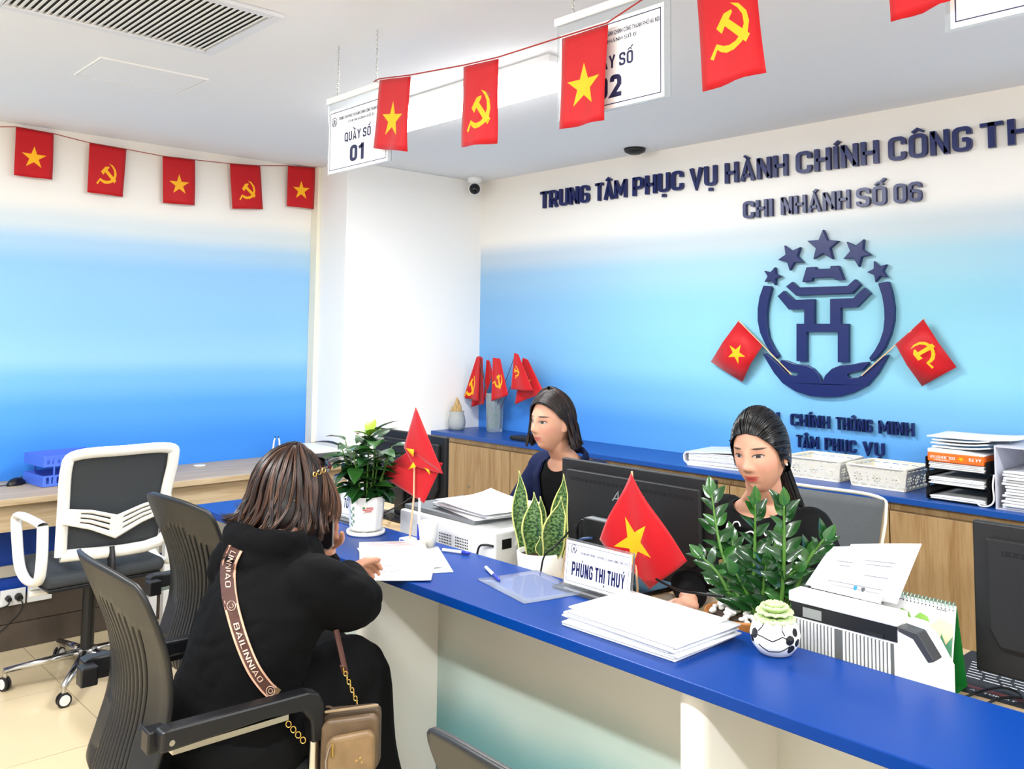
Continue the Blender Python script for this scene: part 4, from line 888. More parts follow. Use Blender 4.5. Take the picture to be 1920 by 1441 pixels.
k_ = thing('keyboard', 'black keyboard edge in front of the woman in black', 'keyboard', (-1.42, 2.36, ZD), -.15)
B().box(-.2, .2, -.06, .06, 0, .014).obj('case', M_blk, k_, bev=.003)
km = B().box(-.0075, .0075, -.0075, .0075, .0142, .019).mesh('key', [M_dgp])
for i in range(20):
    for j in range(5): place(km, 'key', k_, (-.18+i*.019, -.043+j*.0195, 0))
tag(B().tube([p-at(1358, 1118, Y=1.93) for p in smooth_curve([at(1230, 1085, Y=1.93), at(1270, 1105, Y=1.93), at(1310, 1112, Y=1.93), at(1358, 1118, Y=1.93)])], .0035, 6).obj('monitor_lead', M_cable, loc=tuple(at(1358, 1118, Y=1.93))), 'black lead running behind the thick paper stack', 'cable')
pts = smooth_curve([at(1068, 995, Y=1.99), at(1045, 1020, Y=1.90), at(1022, 1040, Y=1.882), at(1015, 1065, Y=1.88), at(1014, 1078, Y=1.88)]); tag(B().tube([p-pts[0] for p in pts], .0028, 6).obj('monitor_lead', M_cable, loc=tuple(pts[0])), 'black lead curving over the snake plant pot', 'cable')
# ================================================================= things on the back cabinets
j = thing('cactus_jar', 'glass jar holding a small tan cactus beside the pillar', 'jar', (-4.405, 3.605, ZC))
B().lathe([(0, 0), (.040, 0), (.052, .02), (.056, .05), (.050, .085), (.044, .10), (.047, .118), (.044, .118), (.040, .10), (.047, .083), (.053, .05), (.048, .02), (.038, .004), (0, .004)], n=28).obj('glass', mat('frosted_glass', '#dfe3e2', .25, trans=.6, ior=1.3), j, True)
B().lathe([(0, .006), (.036, .006), (.044, .03), (.045, .05), (0, .052)], n=20).obj('water', mat('grey_gel', '#b9bfbe', .2), j, True)
M_cac = mat('cactus_tan', '#b89a66', .7, bump=.6, bscale=300)
for x, y, r_, h_ in ((0, 0, .017, .085), (.022, .006, .013, .05), (-.02, .004, .014, .055), (.008, -.022, .014, .04), (-.01, .02, .013, .07), (.026, -.014, .011, .03), (-.026, -.012, .011, .03)):
    B().lathe([(0, .06), (r_*.9, .07), (r_, .10), (r_*.9, .11+h_*.6), (r_*.4, .115+h_), (0, .118+h_)], (x, y, 0), 10).obj('stem', M_cac, j, True)
v = thing('glass_vase', 'tall square glass vase of small flags beside the pillar', 'vase', (-4.20, 3.74, ZC))
B().lathe([(0, 0), (.048, 0), (.050, .01), (.056, .235), (.052, .235), (.046, .02), (0, .018)], n=8).obj('glass', mat('vase_glass', '#cfdad9', .12, trans=.75, ior=1.3), v)
pg = B().ball((0, 0, 0), (.011, .01, .009), 8, 5).mesh('pebble', [mat('green_glass', '#2f9a6a', .15, var=.6, vscale=40)], True); rnd = random.Random(5)
for k in range(30): a = rnd.uniform(0, 6.28); r_ = .033*math.sqrt(rnd.random()); place(pg, 'pebble', v, (r_*math.cos(a), r_*math.sin(a), rnd.uniform(.03, .12)))
VC = Vector((-4.20, 3.74, ZC))
def vase_flag(label, tip, pts, kind, mk, dy, tri=True):
    """small flag on a stick standing in the vase; cloth hangs in folds from the stick's tip"""
    root = VC+Vector((rnd.uniform(-.02, .02), rnd.uniform(-.02, .02), .09)); T_ = at(*tip, Y=3.74+dy)
    t = thing('vase_flag', label, 'flag', tuple(root), group='flags in the vase')
    B().tube([(0, 0, 0), T_-root], .0022, 6).obj('stick', mat('stick_dark', '#5b3730', .5), t)
    A, B2, C2, D2 = [at(*p, Y=3.74+dy) for p in pts]; w_ = .13; h_ = .2; nn = -FWD; ph = rnd.random()*6
    def fn(x, y):
        a, c = x/w_+.5, .5-y/h_; p = A.lerp(B2, a).lerp(D2.lerp(C2, a), c)
        return p+nn*(.010*c*math.sin(a*7+ph)+.003)-root
    cloth(flag_mesh(w_, h_, marks(kind, *mk) if kind else [], fn, .012).obj('cloth', [M_red, M_yel], t))
vase_flag('leftmost vase flag with half hidden hammer and sickle', (896, 668), [(894, 668), (900, 669), (897, 752), (872, 746)], 'hs', (-.035, -.04, .05), -.03)
vase_flag('second vase flag from the left with plain folded cloth', (900, 667), [(897, 667), (905, 670), (907, 757), (883, 762)], None, (), 0)
vase_flag('narrow plain vase flag just left of the hammer and sickle one', (916, 674), [(912, 674), (918, 676), (924, 700), (906, 758)], None, (), .02)
vase_flag('middle vase flag showing a full hammer and sickle', (935, 671), [(924, 670), (938, 672), (953, 740), (921, 752)], 'hs', (.0, -.01, .042, -.7), -.05)
vase_flag('vase flag right of the middle one with a slanted yellow stroke', (967, 662), [(964, 661), (972, 664), (1000, 733), (958, 730)], 'hs', (-.03, -.0, .03, .6), -.04)
vase_flag('rightmost vase flag with part of a star', (985, 672), [(980, 670), (990, 674), (1020, 735), (965, 758)], 'star', (-.005, -.02, .032), .0)
r = thing('network_box', 'small flat black box on the back worktop behind the navy jacket woman', 'router', (-3.735, 3.56, ZC)); B().box(-.075, .075, -.05, .05, .003, .026).obj('case', M_blk, r, bev=.006); B().box(-.06, .06, -.04, .04, 0, .003).obj('foot', M_dgp, r)
f = thing('lever_file', 'thick document binder lying on the back worktop left of the baskets', 'binder', (-2.44, 3.66, ZC), .12)
o = B(); o.prism([(-.15, .004), (-.17, .02), (-.172, .045), (-.16, .062), (.16, .085), (.16, .079), (-.155, .056), (-.165, .045), (-.163, .02), (-.148, .010), (.16, .006), (.16, .0), (-.15, 0)], -.13, .13, lambda x, z, d: (x, d, z)); o.obj('cover', mat('file_grey', '#d5d6da', .4), f)
for k in range(9): B().prism([(-.145, 0), (.155+rnd.uniform(-.01, .01), 0), (.155, .0045), (-.145, .0045)], -.12-rnd.random()*.006, .12, lambda x, z, d: (x, d, z+.0105+k*.0056+(x+.15)*.018*k/8)).obj('sheaf', M_sheet, f)
# perforated baskets
M_cream = mat('basket_cream', '#e9e2d0', .5)
def flower(cx, cy, r):
    out = [[(cx+r*.22*math.cos(k*.9), cy+r*.22*math.sin(k*.9)) for k in range(7)]]
    for k in range(8):
        a = k*math.pi/4; c, s_ = math.cos(a), math.sin(a); out.append([(cx+c*q*r-s_*p*r, cy+s_*q*r+c*p*r) for q, p in ((.36, 0), (.6, .17), (.95, .12), (1.0, 0), (.95, -.12), (.6, -.17))])
    return out
def panel_mesh(W, H, fn):
    mk = []
    n = max(2, round(W/.09))
    for i in range(n): mk += flower(-W/2+W*(i+.5)/n, -.004, .021)
    for i in range(n+1):
        x = -W/2+W*i/n
        for dz in (-.014, .0, .014):
            if abs(x) < W/2-.012: mk.append([(x+.004*math.cos(k), dz+.004*math.sin(k)) for k in range(6)])
    for i in range(n*2):
        x = -W/2+W*(i+.5)/(n*2)
        for z_ in (-H/2+.008, -H/2+.013, H/2-.010): mk.append([(x-.014, z_-.0012), (x+.014, z_-.0012), (x+.014, z_+.0012), (x-.014, z_+.0012)])
    b = flag_mesh(W, H, mk, fn, .02); fo = [f_ for f_, m_ in zip(b.f, b.mi) if m_ == 0]; b.f = fo; b.mi = [0]*len(fo); return b
def basket(label, x0, y0, rz, L=.255, Dp=.235, H=.086):
    t = thing('storage_basket', label, 'basket', (x0+L/2, y0+Dp/2, ZC), rz, group='baskets on the back worktop'); s_ = .02
    B().box(-L/2+.018, L/2-.018, -Dp/2+.018, Dp/2-.018, .0, .004).obj('floor_plate', M_cream, t, bev=.001)
    for (ax, sg) in (('y', -1), ('y', 1), ('x', -1), ('x', 1)):
        W_ = L if ax == 'y' else Dp
        def fn(x, y, ax=ax, sg=sg, W_=W_):
            q = (y/H+.5); k = 1-(1-q)*.09; off = ((Dp if ax == 'y' else L)/2)-(1-q)*s_
            return (x*k, sg*off, .002+q*H) if ax == 'y' else (sg*off, x*k, .002+q*H)
        o = panel_mesh(W_*.97, H, fn).obj('side_wall', M_cream, t); md = o.modifiers.new('solid', 'SOLIDIFY'); md.thickness = .0022
    pts = [(-L/2, -Dp/2+.02), (-L/2+.02, -Dp/2), (L/2-.02, -Dp/2), (L/2, -Dp/2+.02), (L/2, Dp/2-.02), (L/2-.02, Dp/2), (-L/2+.02, Dp/2), (-L/2, Dp/2-.02), (-L/2, -Dp/2+.02)]
    B().tube([(x, y, .002+H) for x, y in pts], .0045, 6).obj('rim', M_cream, t, True)
basket('cream perforated basket half behind the woman in black', -2.10, 3.575, .03)
basket('cream perforated basket nearest the black letter trays', -1.812, 3.56, .0)
# letter trays with paper ream
M_tb = mat('tray_black', '#151516', .25)
t = thing('letter_tray', 'black tiered letter tray under the orange paper pack', 'tray', (-1.345, 3.62, ZC))
for k in range(3):
    z = .004+k*.056
    B().box(-.115, .105, -.12, .14, z, z+.003).obj('shelf', M_tb, t)
    B().box(-.115, -.111, -.12, .14, z+.003, z+.045).obj('side_wall', M_tb, t); B().box(.101, .105, -.12, .14, z+.003, z+.045).obj('side_wall', M_tb, t); B().box(-.111, .101, .136, .14, z+.003, z+.045).obj('back_wall', M_tb, t)
for x in (-.113, .103):
    for y in (-.10, .12): B().cyl((x, y, 0), (x, y, .162), .004, n=8).obj('post', M_tb, t)
gt = 'papers in the letter tray'
for k, (z, n) in enumerate(((.0075, 2), (.0635, 4), (.1195, 4))):
    for i in range(n): sheet('tray_paper', ['loose paper on the lowest shelf of the letter tray', 'loose paper on the middle shelf of the letter tray', 'loose paper on the top shelf of the letter tray'][k], -1.35+rnd.uniform(-.004, .004), 3.625+rnd.uniform(-.01, .0), ZC+z+i*.0062, rnd.uniform(-.02, .02), gt, .195, .24, .0045, M_sheet if i % 2 else M_fold)
rm = thing('paper_ream', 'orange wrapped pack of copy paper on the black letter tray', 'paper pack', (-1.350, 3.62, ZC+.146))
M_oran = mat('ream_orange', '#ee6a1f', .4)
B().box(-.10, .10, -.125, .14, .0, .034).obj('wrapper', M_oran, rm, bev=.003); B().prism([(-.10, .034), (.1, .034), (.1, .036), (-.0, .046), (-.10, .046)], -.12, .14, lambda x, z, d: (x, d, z)).obj('sheets', M_sheet, rm)
b = B(); up = lambda x, z, d: (-x, -.1256-d, .034-z)
text_mesh(b, 'A4.70', -.092, -.05, .010, .011, up, -.02); text_mesh(b, 'GOLDEN STAR', .0, .09, .012, .010, up, -.03); text_mesh(b, 'PREMIUM', .02, .075, .025, .004, up, -.03); b.obj('print', M_paper, rm)['kind'] = 'stuff'
b = B(); b.prism([(-.022+.012*x, .017+.010*y) for x, y in STAR], 0, .0003, up); b.obj('star_print', M_yel, rm)
gtop = 'folders on the orange paper pack'
for i in range(4): sheet('document_folder', ['lowest clear folder on the orange paper pack', 'second clear folder above the orange paper pack', 'third clear folder above the orange paper pack', 'topmost drooping clear folder above the orange paper pack'][i], -1.345+(i == 3)*.03, 3.64, ZC+.1935+i*.0125, [.03, -.04, .04, .06][i], gtop, .20 if i < 3 else .30, .24, .005, M_fold if i % 2 == 0 else M_sheet, 'folder', .006)
bx_ = thing('file_box', 'grey upright file box at the right end of the back worktop', 'file box', (-1.215, 3.64, ZC))
M_fb = mat('file_box_grey', '#c3c4cf', .5)
B().box(0, .006, -.14, .15, 0, .225).obj('side_wall', M_fb, bx_); B().box(.0065, .26, .144, .15, 0, .225).obj('back_wall', M_fb, bx_); B().box(.0065, .26, -.14, .15, .219, .225).obj('top', M_fb, bx_); B().box(.0065, .26, -.14, .1435, 0, .004).obj('floor_plate', M_fb, bx_)
B().tube(smooth_curve([(-.002, -.142, .12), (-.006, -.145, .08), (-.004, -.145, .03), (-.02, -.146, .008), (-.05, -.146, .004), (-.065, -.145, .016)]), .003, 6).obj('loose_edge', M_wpl, bx_, True)
for i in range(13): sheet('filed_paper', 'paper folder in the pile inside the grey file box', -1.085+rnd.uniform(-.008, .012), 3.625+rnd.uniform(-.012, .006), ZC+.0048+i*.0104, rnd.uniform(-.04, .04), 'papers in the grey file box', .215, .25, .007, M_sheet if i % 3 else M_fold, curl=.0006)
# ================================================================= left desk things
M_tray = mat('tray_blue', '#4d6fd6', .4)
t = thing('letter_tray', 'blue slotted two tier letter tray on the left desk', 'tray', (-4.66, 1.38, ZL), .12)
for k in range(2):
    z = .002+k*.09
    B().box(-.11, .11, -.14, .14, z, z+.003).obj('shelf', M_tray, t); B().box(-.11, -.106, -.14, .14, z+.003, z+.05).obj('back_wall', M_tray, t)
    for y in (-.14, .136):
        B().box(-.106, .11, y, y+.004, z+.003, z+.05).obj('side_wall', M_tray, t)
    fw = B(); fw.box(.106, .11, -.136, .136, z+.003, z+.012).box(.106, .11, -.136, .136, z+.042, z+.05)
    for i in range(12): fw.box(.106, .11, -.136+i*.0235, -.136+i*.0235+.011, z+.012, z+.042)
    fw.obj('slotted_front', M_tray, t)
    for i in range(9): B().box(-.06, .06, -.1+i*.024, -.09+i*.024, z+.0031, z+.0036).obj('slot', mat('slot_navy', '#1d2f78', .5), t)
for x in (-.1, .1):
    for y in (-.09, .09): B().cyl((x*1.06, y, 0), (x*1.06, y, .13), .004, n=8).obj('post', M_tray, t)
m_ = thing('computer_mouse', 'black computer mouse on the left desk beside the blue tray', 'mouse', (-4.70, 1.185, ZL), .6)
B().ball((0, 0, .002), (.028, .052, .032), 18, 10).obj('shell', M_blk, m_, True); B().ball((0, .03, .03), (.004, .009, .006), 8, 6).obj('wheel', M_dgp, m_, True)
B().tube(smooth_curve([(0, -.05, .008), (-.03, -.12, .006), (-.07, -.2, .012), (-.05, -.32, .03)]), .002, 6).obj('lead', M_cable, m_)
for (x, y, lb) in ((-4.56, 1.815, 'white stand with two pens beside the white office chair'), (-4.66, 2.50, 'white stand with two pens behind the visitor head')):
    t = thing('pen_stand', lb, 'pen stand', (x, y, ZL), group='pen stands on the left desk')
    B().box(-.03, .03, -.035, .035, 0, .016).obj('base', M_wpl, t, bev=.003); B().box(.0301, .0308, -.02, .022, .005, .011).obj('base_print', M_dgp, t)
    for s_ in (-1, 1):
        B().cyl((0, s_*.02, .014), (0, s_*.022, .055), .0052, n=10).obj('pen_cap', M_bluep, t); B().tube([(0, s_*.022, .0551), (0, s_*.016, .115), (0, s_*.010, .128)], [.0048, .0046, .003], 10).obj('pen_barrel', M_wpl, t)
        B().cyl((0, s_*.010, .128), (0, s_*.009, .137), .003, n=8).obj('pen_clip', M_blk, t)
tag(B().lathe([(0, 0), (.03, 0), (.034, .003), (.030, .006), (0, .006)]).obj('cable_grommet', M_wpl, smooth=True, loc=(-4.74, 2.09, ZL)), 'round white cable cap on the left desk', 'cap')
g = thing('document_printer', 'white topped grey machine at the end of the left desk', 'printer', (-4.60, 2.66, ZL)); B().box(-.15, .19, -.10, .10, 0, .055).obj('body', M_dgp, g, bev=.004); B().box(-.15, .19, -.10, .10, .0555, .075).obj('lid', M_wpl, g, bev=.004)
# sockets under the left desk
def socket(y, label, plugs):
    t = thing('wall_socket', label, 'socket', (-4.58, y, .235), group='sockets under the left desk')
    B().box(0, .010, -.052, .052, -.036, .036).obj('plate', M_wpl, t, bev=.003)
    for yy in (-.024, .022):
        for (dy, dz) in ((0, .010), (-.0, -.010), (.008 if yy > 0 else -.008, 0)): B().cyl((.0101, yy+dy, dz), (.0108, yy+dy, dz), .003, n=8).obj('hole', M_dgp, t)
    if plugs:
        for yy, r_ in ((-.02, .013), (.022, .017)): B().cyl((.0112, yy, 0), (.038, yy, -.002), r_, r_*.8, n=14).obj('plug', M_blk, t)
        B().tube(smooth_curve([(.036, .022, -.004), (.05, .032, -.03), (.05, .015, -.07), (.045, -.05, -.13), (.04, -.14, -.2)]), .0035, 6).obj('lead', M_cable, t); B().tube(smooth_curve([(.036, -.02, -.004), (.05, -.03, -.02), (.05, -.08, -.03), (.04, -.16, -.02)]), .0035, 6).obj('lead', M_cable, t)
socket(1.165, 'white wall socket with two black plugs under the left desk', True)
socket(1.277, 'empty white wall socket under the left desk', False)
# ================================================================= chairs
M_cb = mat('chair_black', '#1c1c1b', .42, bump=.08, bscale=500)
M_cb2 = mat('chair_arm_black', '#131315', .38)
M_chrome = mat('chrome', '#c9c9c6', .18, metal=1)
M_mesh = mat('chair_mesh_grey', '#34383c', .7, bump=.5, bscale=700)
M_seat = mat('chair_seat_black', '#1b1c1e', .8, bump=.4, bscale=500)
_bp = [(.40, -.185), (.415, -.225), (.45, -.25), (.52, -.235), (.60, -.215), (.68, -.212), (.76, -.228), (.85, -.262), (.95, -.305)]
def back_yz(v):
    t = v*(len(_bp)-1); i = min(int(t), len(_bp)-2); f_ = t-i
    p0, p1, p2, p3 = [_bp[max(0, min(len(_bp)-1, i+k))] for k in (-1, 0, 1, 2)]
    cr = lambda a, b, c, d: .5*((2*b)+(c-a)*f_+(2*a-5*b+4*c-d)*f_*f_+(3*b-a-3*c+d)*f_**3)
    return cr(p0[1], p1[1], p2[1], p3[1]), cr(p0[0], p1[0], p2[0], p3[0])
def make_back():
    NS, NV = 12, 44; b = B(); cols = []
    def wid(v): return .205+.012*v-.028*math.sin(math.pi*min(1, v*1.15)) + (.0 if v < .9 else 0)
    def uc(k, v):
        s_ = (k-(NS-1)/2)/((NS-1)/2); return s_*(.50+.24*max(0, (v-.45)/.55)**1.2+.14*max(0, (.45-v)/.45))
    def point(u, v):
        y, z = back_yz(v); w_ = wid(v)
        if v > .93: w_ *= 1-.10*((v-.93)/.07)**2
        z -= .022*abs(u)**2.5*(v**6)
        return (u*w_, y+.035*u*u*(.4+.6*v), z)
    rows = []
    for j in range(NV+1):
        v = j/NV; us = [(-1, 0), (-.94, 0)]
        hw = .0044/wid(v)
        for k in range(NS): c = uc(k, v); us += [(c-hw, 0), (c+hw, 1)]
        us += [(.94, 0), (1, 0)]; rows.append([u for u, _ in us])
    vs = [point(u, j/NV) for j, r_ in enumerate(rows) for u in r_]; n = len(rows[0]); fs = []
    for j in range(NV):
        v = (j+.5)/NV
        for i in range(n-1):
            k = (i-2)/2
            if k == int(k) and 0 <= k < NS:
                s_ = abs((k-(NS-1)/2)/((NS-1)/2)); lo, hi = .14+.05*s_, .90-.07*s_
                if lo < v < hi and not (s_ > .9 and .35 < v < .5): continue
            fs.append((j*n+i, j*n+i+1, (j+1)*n+i+1, (j+1)*n+i))
    b.add(vs, fs); return b
_bm = make_back().mesh('backrest', [M_cb], True)
def visitor_chair(label, loc, rz):
    t = thing('visitor_chair', label, 'chair', loc, rz, group='black visitor chairs')
    o = place(_bm, 'backrest', t); md = o.modifiers.new('solid', 'SOLIDIFY'); md.thickness = .009; md.offset = 0
    B().tube([(-.205*q, back_yz(1)[0]+.035, back_yz(1)[1]-.03) for q in (-1, -.98)], .001, 4)
    B().box(-.205, .205, -.20, .215, .425, .462).obj('seat', M_seat, t, bev=.018, seg=4)
    B().box(-.19, .19, -.19, .19, .405, .425).obj('seat_pan', M_cb2, t, bev=.004)
    for s_ in (-1, 1):
        x = s_*.255
        a = B().prism([(-.235, .610), (-.235, .650), (-.215, .655), (.09, .650), (.118, .640), (.130, .615), (.130, .535), (.103, .535), (.098, .585), (.075, .612), (.0, .618)], -.019, .019, lambda p, z, d: (x+d, p, z)).obj('armrest', M_cb2, t, bev=.005)
        B().box(x-.012, x+.012, -.21, .045, .600, .612).obj('arm_rail', M_chrome, a)
        B().box(x-s_*.035-.02, x-s_*.035+.02, -.25, -.21, .60, .645).obj('arm_bracket', M_cb2, a, bev=.004)
        B().cyl((x+s_*.0195, -.215, .628), (x+s_*.0215, -.215, .628), .006, n=12).obj('bolt', M_chrome, a)
        B().tube(smooth_curve([(x, .116, .56), (x, .116, .30), (x, .118, .03), (x, .08, .012), (x, -.15, .012), (x, -.215, .03), (x*.93, -.17, .40)], 6), .0125, 10).obj('leg', M_chrome, t, True)
    B().tube([(-.225, .0, .40), (.225, 0, .40)], .011, 8).obj('stretcher', M_chrome, t, True)
    return t
visitor_chair('black slotted visitor chair the seated visitor uses', (-2.085, .985, 0), -.02)
visitor_chair('black slotted visitor chair pushed under the counter, left of visitor', (-2.735, 1.40, 0), .06)
visitor_chair('black visitor chair whose top edge shows at the bottom middle', (-.775, 1.03, 0), .0)
def office_chair(label, loc, rz, Mf, Mm, arms=True, thin=False, zt=.965, W=.225):
    t = thing('office_chair', label, 'chair', loc, rz, group='office chairs')
    def by(z): return -.215-.09*((z-.55)/.42)**1.5 if z > .55 else -.215
    zb = .565; wb = W*.92
    loop = [(-wb, zb), (wb, zb), (lerp(wb, W, .5), (zb+zt)/2), (W, zt-.05), (W-.03, zt-.004), (0, zt), (-W+.03, zt-.004), (-W, zt-.05), (-lerp(wb, W, .5), (zb+zt)/2)]
    pts = smooth_curve([(x, by(z), z) for x, z in loop+[loop[0]]], 5)
    B().tube(pts, .006 if thin else .019, 8, cap=False, sx=.6 if not thin else 1, sy=1.25 if not thin else 1, up=(0, 1, 0)).obj('back_frame', Mf, t, True)
    def pf(a, c): z = lerp(zb, zt-.008, c); w_ = lerp(wb, W, min(1, c*1.1)); return ((a*2-1)*w_*.98, by(z)+.018*(1-(a*2-1)**2)*0+.012, z)
    o = B().grid(pf, 12, 14).obj('back_mesh', Mm, t, True); md = o.modifiers.new('solid', 'SOLIDIFY'); md.thickness = .004
    if not thin:
        def lum(x): return .675+.030*abs(x/.2)-.028*(1-min(1, abs(x)/.1))*.6
        def lf(a, c):
            x = (a*2-1)*.205; z = lum(x)+lerp(-.047+.035*abs(x/.205), .047, c); return (x, by(z)-.022-.010*math.cos(x*8), z)
        slots = {(i, j) for j in (3, 6, 9) for i in list(range(5, 14))+list(range(18, 27))}
        o = B().grid(lf, 32, 12, lambda i, j: (i, j) in slots).obj('lumbar_support', Mf, t, True); md = o.modifiers.new('solid', 'SOLIDIFY'); md.thickness = .008
    B().box(-.235, .235, -.20, .245, .435, .492).obj('seat', Mm, t, bev=.025, seg=4)
    B().box(-.22, .22, -.19, .22, .420, .436).obj('seat_pan', M_cb2, t, bev=.004)
    B().tube(smooth_curve([(0, -.205, .57), (0, -.225, .48), (0, -.16, .412), (0, -.05, .405)]), .022, 8, sx=.6, sy=1.3).obj('back_bracket', M_cb2, t, True)
    if arms:
        for s_ in (-1, 1):
            x = s_*.262
            lp = smooth_curve([(x, -.215, .69), (x, -.10, .693), (x, .07, .69), (x, .115, .672), (x, .105, .62), (x, .055, .51), (x, .0, .468), (x, -.08, .455), (x, -.19, .475), (x, -.222, .56), (x, -.215, .69)], 5)
            B().tube(lp, .0175, 8, cap=False, sx=.75, sy=1.25, up=(0, 0, 1)).obj('armrest', Mf, t, True)
        B().tube([(-.262, -.10, .412), (.262, -.10, .412)], .014, 8).obj('arm_link', Mf, t)
    B().cyl((0, 0, .10), (0, 0, .42), .026, n=16).obj('gas_column', M_blk, t)
    B().tube(smooth_curve([(.12, -.08, .405), (.2, -.1, .40), (.22, -.12, .385)]), .006, 6).obj('lever', M_blk, t)
    bs = B().cyl((0, 0, .085), (0, 0, .125), .04, n=20).obj('base_hub', M_chrome, t, True)
    wm = B().cyl((-.012, 0, 0), (-.004, 0, 0), .027, n=18).cyl((.004, 0, 0), (.012, 0, 0), .027, n=18).mesh('wheel', [mat('caster_black', '#1c1c1d', .4)])
    hm = B().cyl((-.0135, 0, 0), (-.0122, 0, 0), .02, n=14).cyl((.0122, 0, 0), (.0135, 0, 0), .02, n=14).mesh('hub_cap', [M_wpl])
    for k in range(5):
        a = k*2*math.pi/5+.35; d = Vector((math.cos(a), math.sin(a), 0))
        B().tube([d*.03+Vector((0, 0, .108)), d*.30+Vector((0, 0, .078))], [.021, .014], 8, sx=.8).obj('base_leg', M_chrome, t, True)
        B().cyl(d*.295+Vector((0, 0, .045)), d*.295+Vector((0, 0, .078)), .009, n=10).obj('caster_stem', M_chrome, t)
        c_ = place(wm, 'caster', t, tuple(d*.295+Vector((0, 0, .0275))), (0, 0, a+.6)); place(hm, 'hub_cap', c_)
    return t
office_chair('white framed office chair with grey mesh back at the left desk', (-4.02, 1.315, 0), 1.60, mat('chair_white', '#e4e2db', .35), M_mesh, W=.21)
office_chair('mesh office chair behind the woman in black', (-1.50, 2.47, 0), math.pi+.05, mat('chair_cream', '#d9d3c4', .4), mat('chair_mesh_fine', '#55585a', .7, bump=.6, bscale=600), arms=False, thin=True, zt=.955, W=.235)
office_chair('office chair under the woman in the navy jacket', (-2.44, 2.66, 0), math.pi, mat('chair_cream', '#d9d3c4', .4), mat('chair_mesh_fine', '#55585a'), arms=False, thin=True, zt=.86, W=.22)
# ================================================================= people
from mathutils.bvhtree import BVHTree
def blob_mesh(b, name, mats, voxel, smooth=6, factor=.5):
    """fuse the closed shapes of b into one continuous surface"""
    me = bpy.data.meshes.new(name); me.from_pydata(b.v, [], b.f)
    bm = bmesh.new(); bm.from_mesh(me); bmesh.ops.recalc_face_normals(bm, faces=bm.faces); bm.to_mesh(me); bm.free()
    o = bpy.data.objects.new(name, me); COL.objects.link(o)
    md = o.modifiers.new('r', 'REMESH'); md.mode = 'VOXEL'; md.voxel_size = voxel
    if smooth: ms = o.modifiers.new('s', 'SMOOTH'); ms.iterations = smooth; ms.factor = factor
    dg = bpy.context.evaluated_depsgraph_get(); dg.update()
    out = bpy.data.meshes.new_from_object(o.evaluated_get(dg)); out.name = name; bpy.data.objects.remove(o); bpy.data.meshes.remove(me)
    out.materials.clear()
    for m in mats: out.materials.append(m)
    out.polygons.foreach_set('use_smooth', [True]*len(out.polygons)); return out
def loft(b, secs, n=28, pw=2.0):
    vs = []; k = len(secs)
    for (cx, cy, cz, rx, ry) in secs:
        for j in range(n):
            t = 2*math.pi*j/n; c, s_ = math.cos(t), math.sin(t)
            vs.append((cx+rx*math.copysign(abs(c)**(2/pw), c), cy+ry*math.copysign(abs(s_)**(2/pw), s_), cz))
    fs = [(i*n+j, i*n+(j+1) % n, (i+1)*n+(j+1) % n, (i+1)*n+j) for i in range(k-1) for j in range(n)] + [tuple(range(n-1, -1, -1)), tuple(range((k-1)*n, k*n))]
    return b.add(vs, fs)
def limb(b, pts, rs, n=16):
    b.tube(smooth_curve(pts, 6), [lerp(rs[min(int(i/6), len(rs)-1)], rs[min(int(i/6)+1, len(rs)-1)], (i % 6)/6) for i in range((len(pts)-1)*6+1)], n)
    b.ball(pts[0], rs[0]*.98, 14, 8); b.ball(pts[-1], rs[-1]*.98, 14, 8); return b
def head_points(nu=110, nv=90):
    th = np.linspace(0, math.pi, nv+1)[:, None]; ph = np.linspace(0, 2*math.pi, nu, endpoint=False)[None, :]
    x = np.sin(th)*np.cos(ph); y = np.sin(th)*np.sin(ph); z = np.cos(th)*np.ones_like(ph)
    X, Y, Z = x*.073, y*.092, z*.117
    dn = np.clip(-z, 0, 1)
    X = X*(1-.30*dn**1.7); Y = np.where(y > 0, Y*(1-.05*dn**2)+.012*dn*np.clip(y, 0, 1), Y*(1-.38*dn**1.2))
    f = np.clip((y-.15)/.35, 0, 1); f = f*f*(3-2*f); ax = np.abs(X)
    g = lambda v, c, s_: np.exp(-((v-c)/s_)**2)
    Y = Y - f*.006*g(ax, .0, .06)*g(Z, -.01, .05)      # flatten the face plane
    d = (.022*g(Z, -.024, .0125)+.014*g(Z, -.006, .018)+.005*g(Z, .016, .012))*g(X, 0, .0098)
    d += .0075*g(Z, -.029, .008)*g(ax, .0135, .006)
    d += -.0075*g(ax, .031, .014)*g(Z, .008, .0105) + .0035*g(ax, .031, .0115)*g(Z, .006, .0065)
    d += .003*g(Z, .029, .008)*g(ax, .032, .022) + .0045*g(ax, .043, .017)*g(Z, -.024, .02)
    d += .0042*g(X, 0, .018)*g(Z, -.0525, .0052) + .0044*g(X, 0, .0165)*g(Z, -.0635, .0055) - .0045*g(X, 0, .021)*g(Z, -.058, .0022) - .003*g(X, 0, .02)*g(Z, -.076, .006) + .006*g(X, 0, .019)*g(Z, -.094, .014)
    Y = Y+f*d
    return np.stack([X, Y, Z], -1).reshape(-1, 3), [(i*nu+j, (i+1)*nu+j, (i+1)*nu+(j+1) % nu, i*nu+(j+1) % nu) for i in range(nv) for j in range(nu)]
_HP, _HF = head_points()
def add_head(b, HM, ears=True):
    R3 = np.array(HM.to_3x3()); T3 = np.array(HM.translation); b.add((_HP @ R3.T + T3).tolist(), _HF)
    if ears:
        for s_ in (-1, 1):
            Mr = HM.to_3x3() @ Matrix.Rotation(s_*.35, 3, 'Z') @ Matrix.Rotation(-.15, 3, 'X')
            b.ball(HM @ Vector((s_*.074, -.010, -.004)), (.008, .017, .030), 14, 10, Mr); b.ball(HM @ Vector((s_*.072, -.004, -.026)), (.006, .009, .011), 10, 8, Mr)
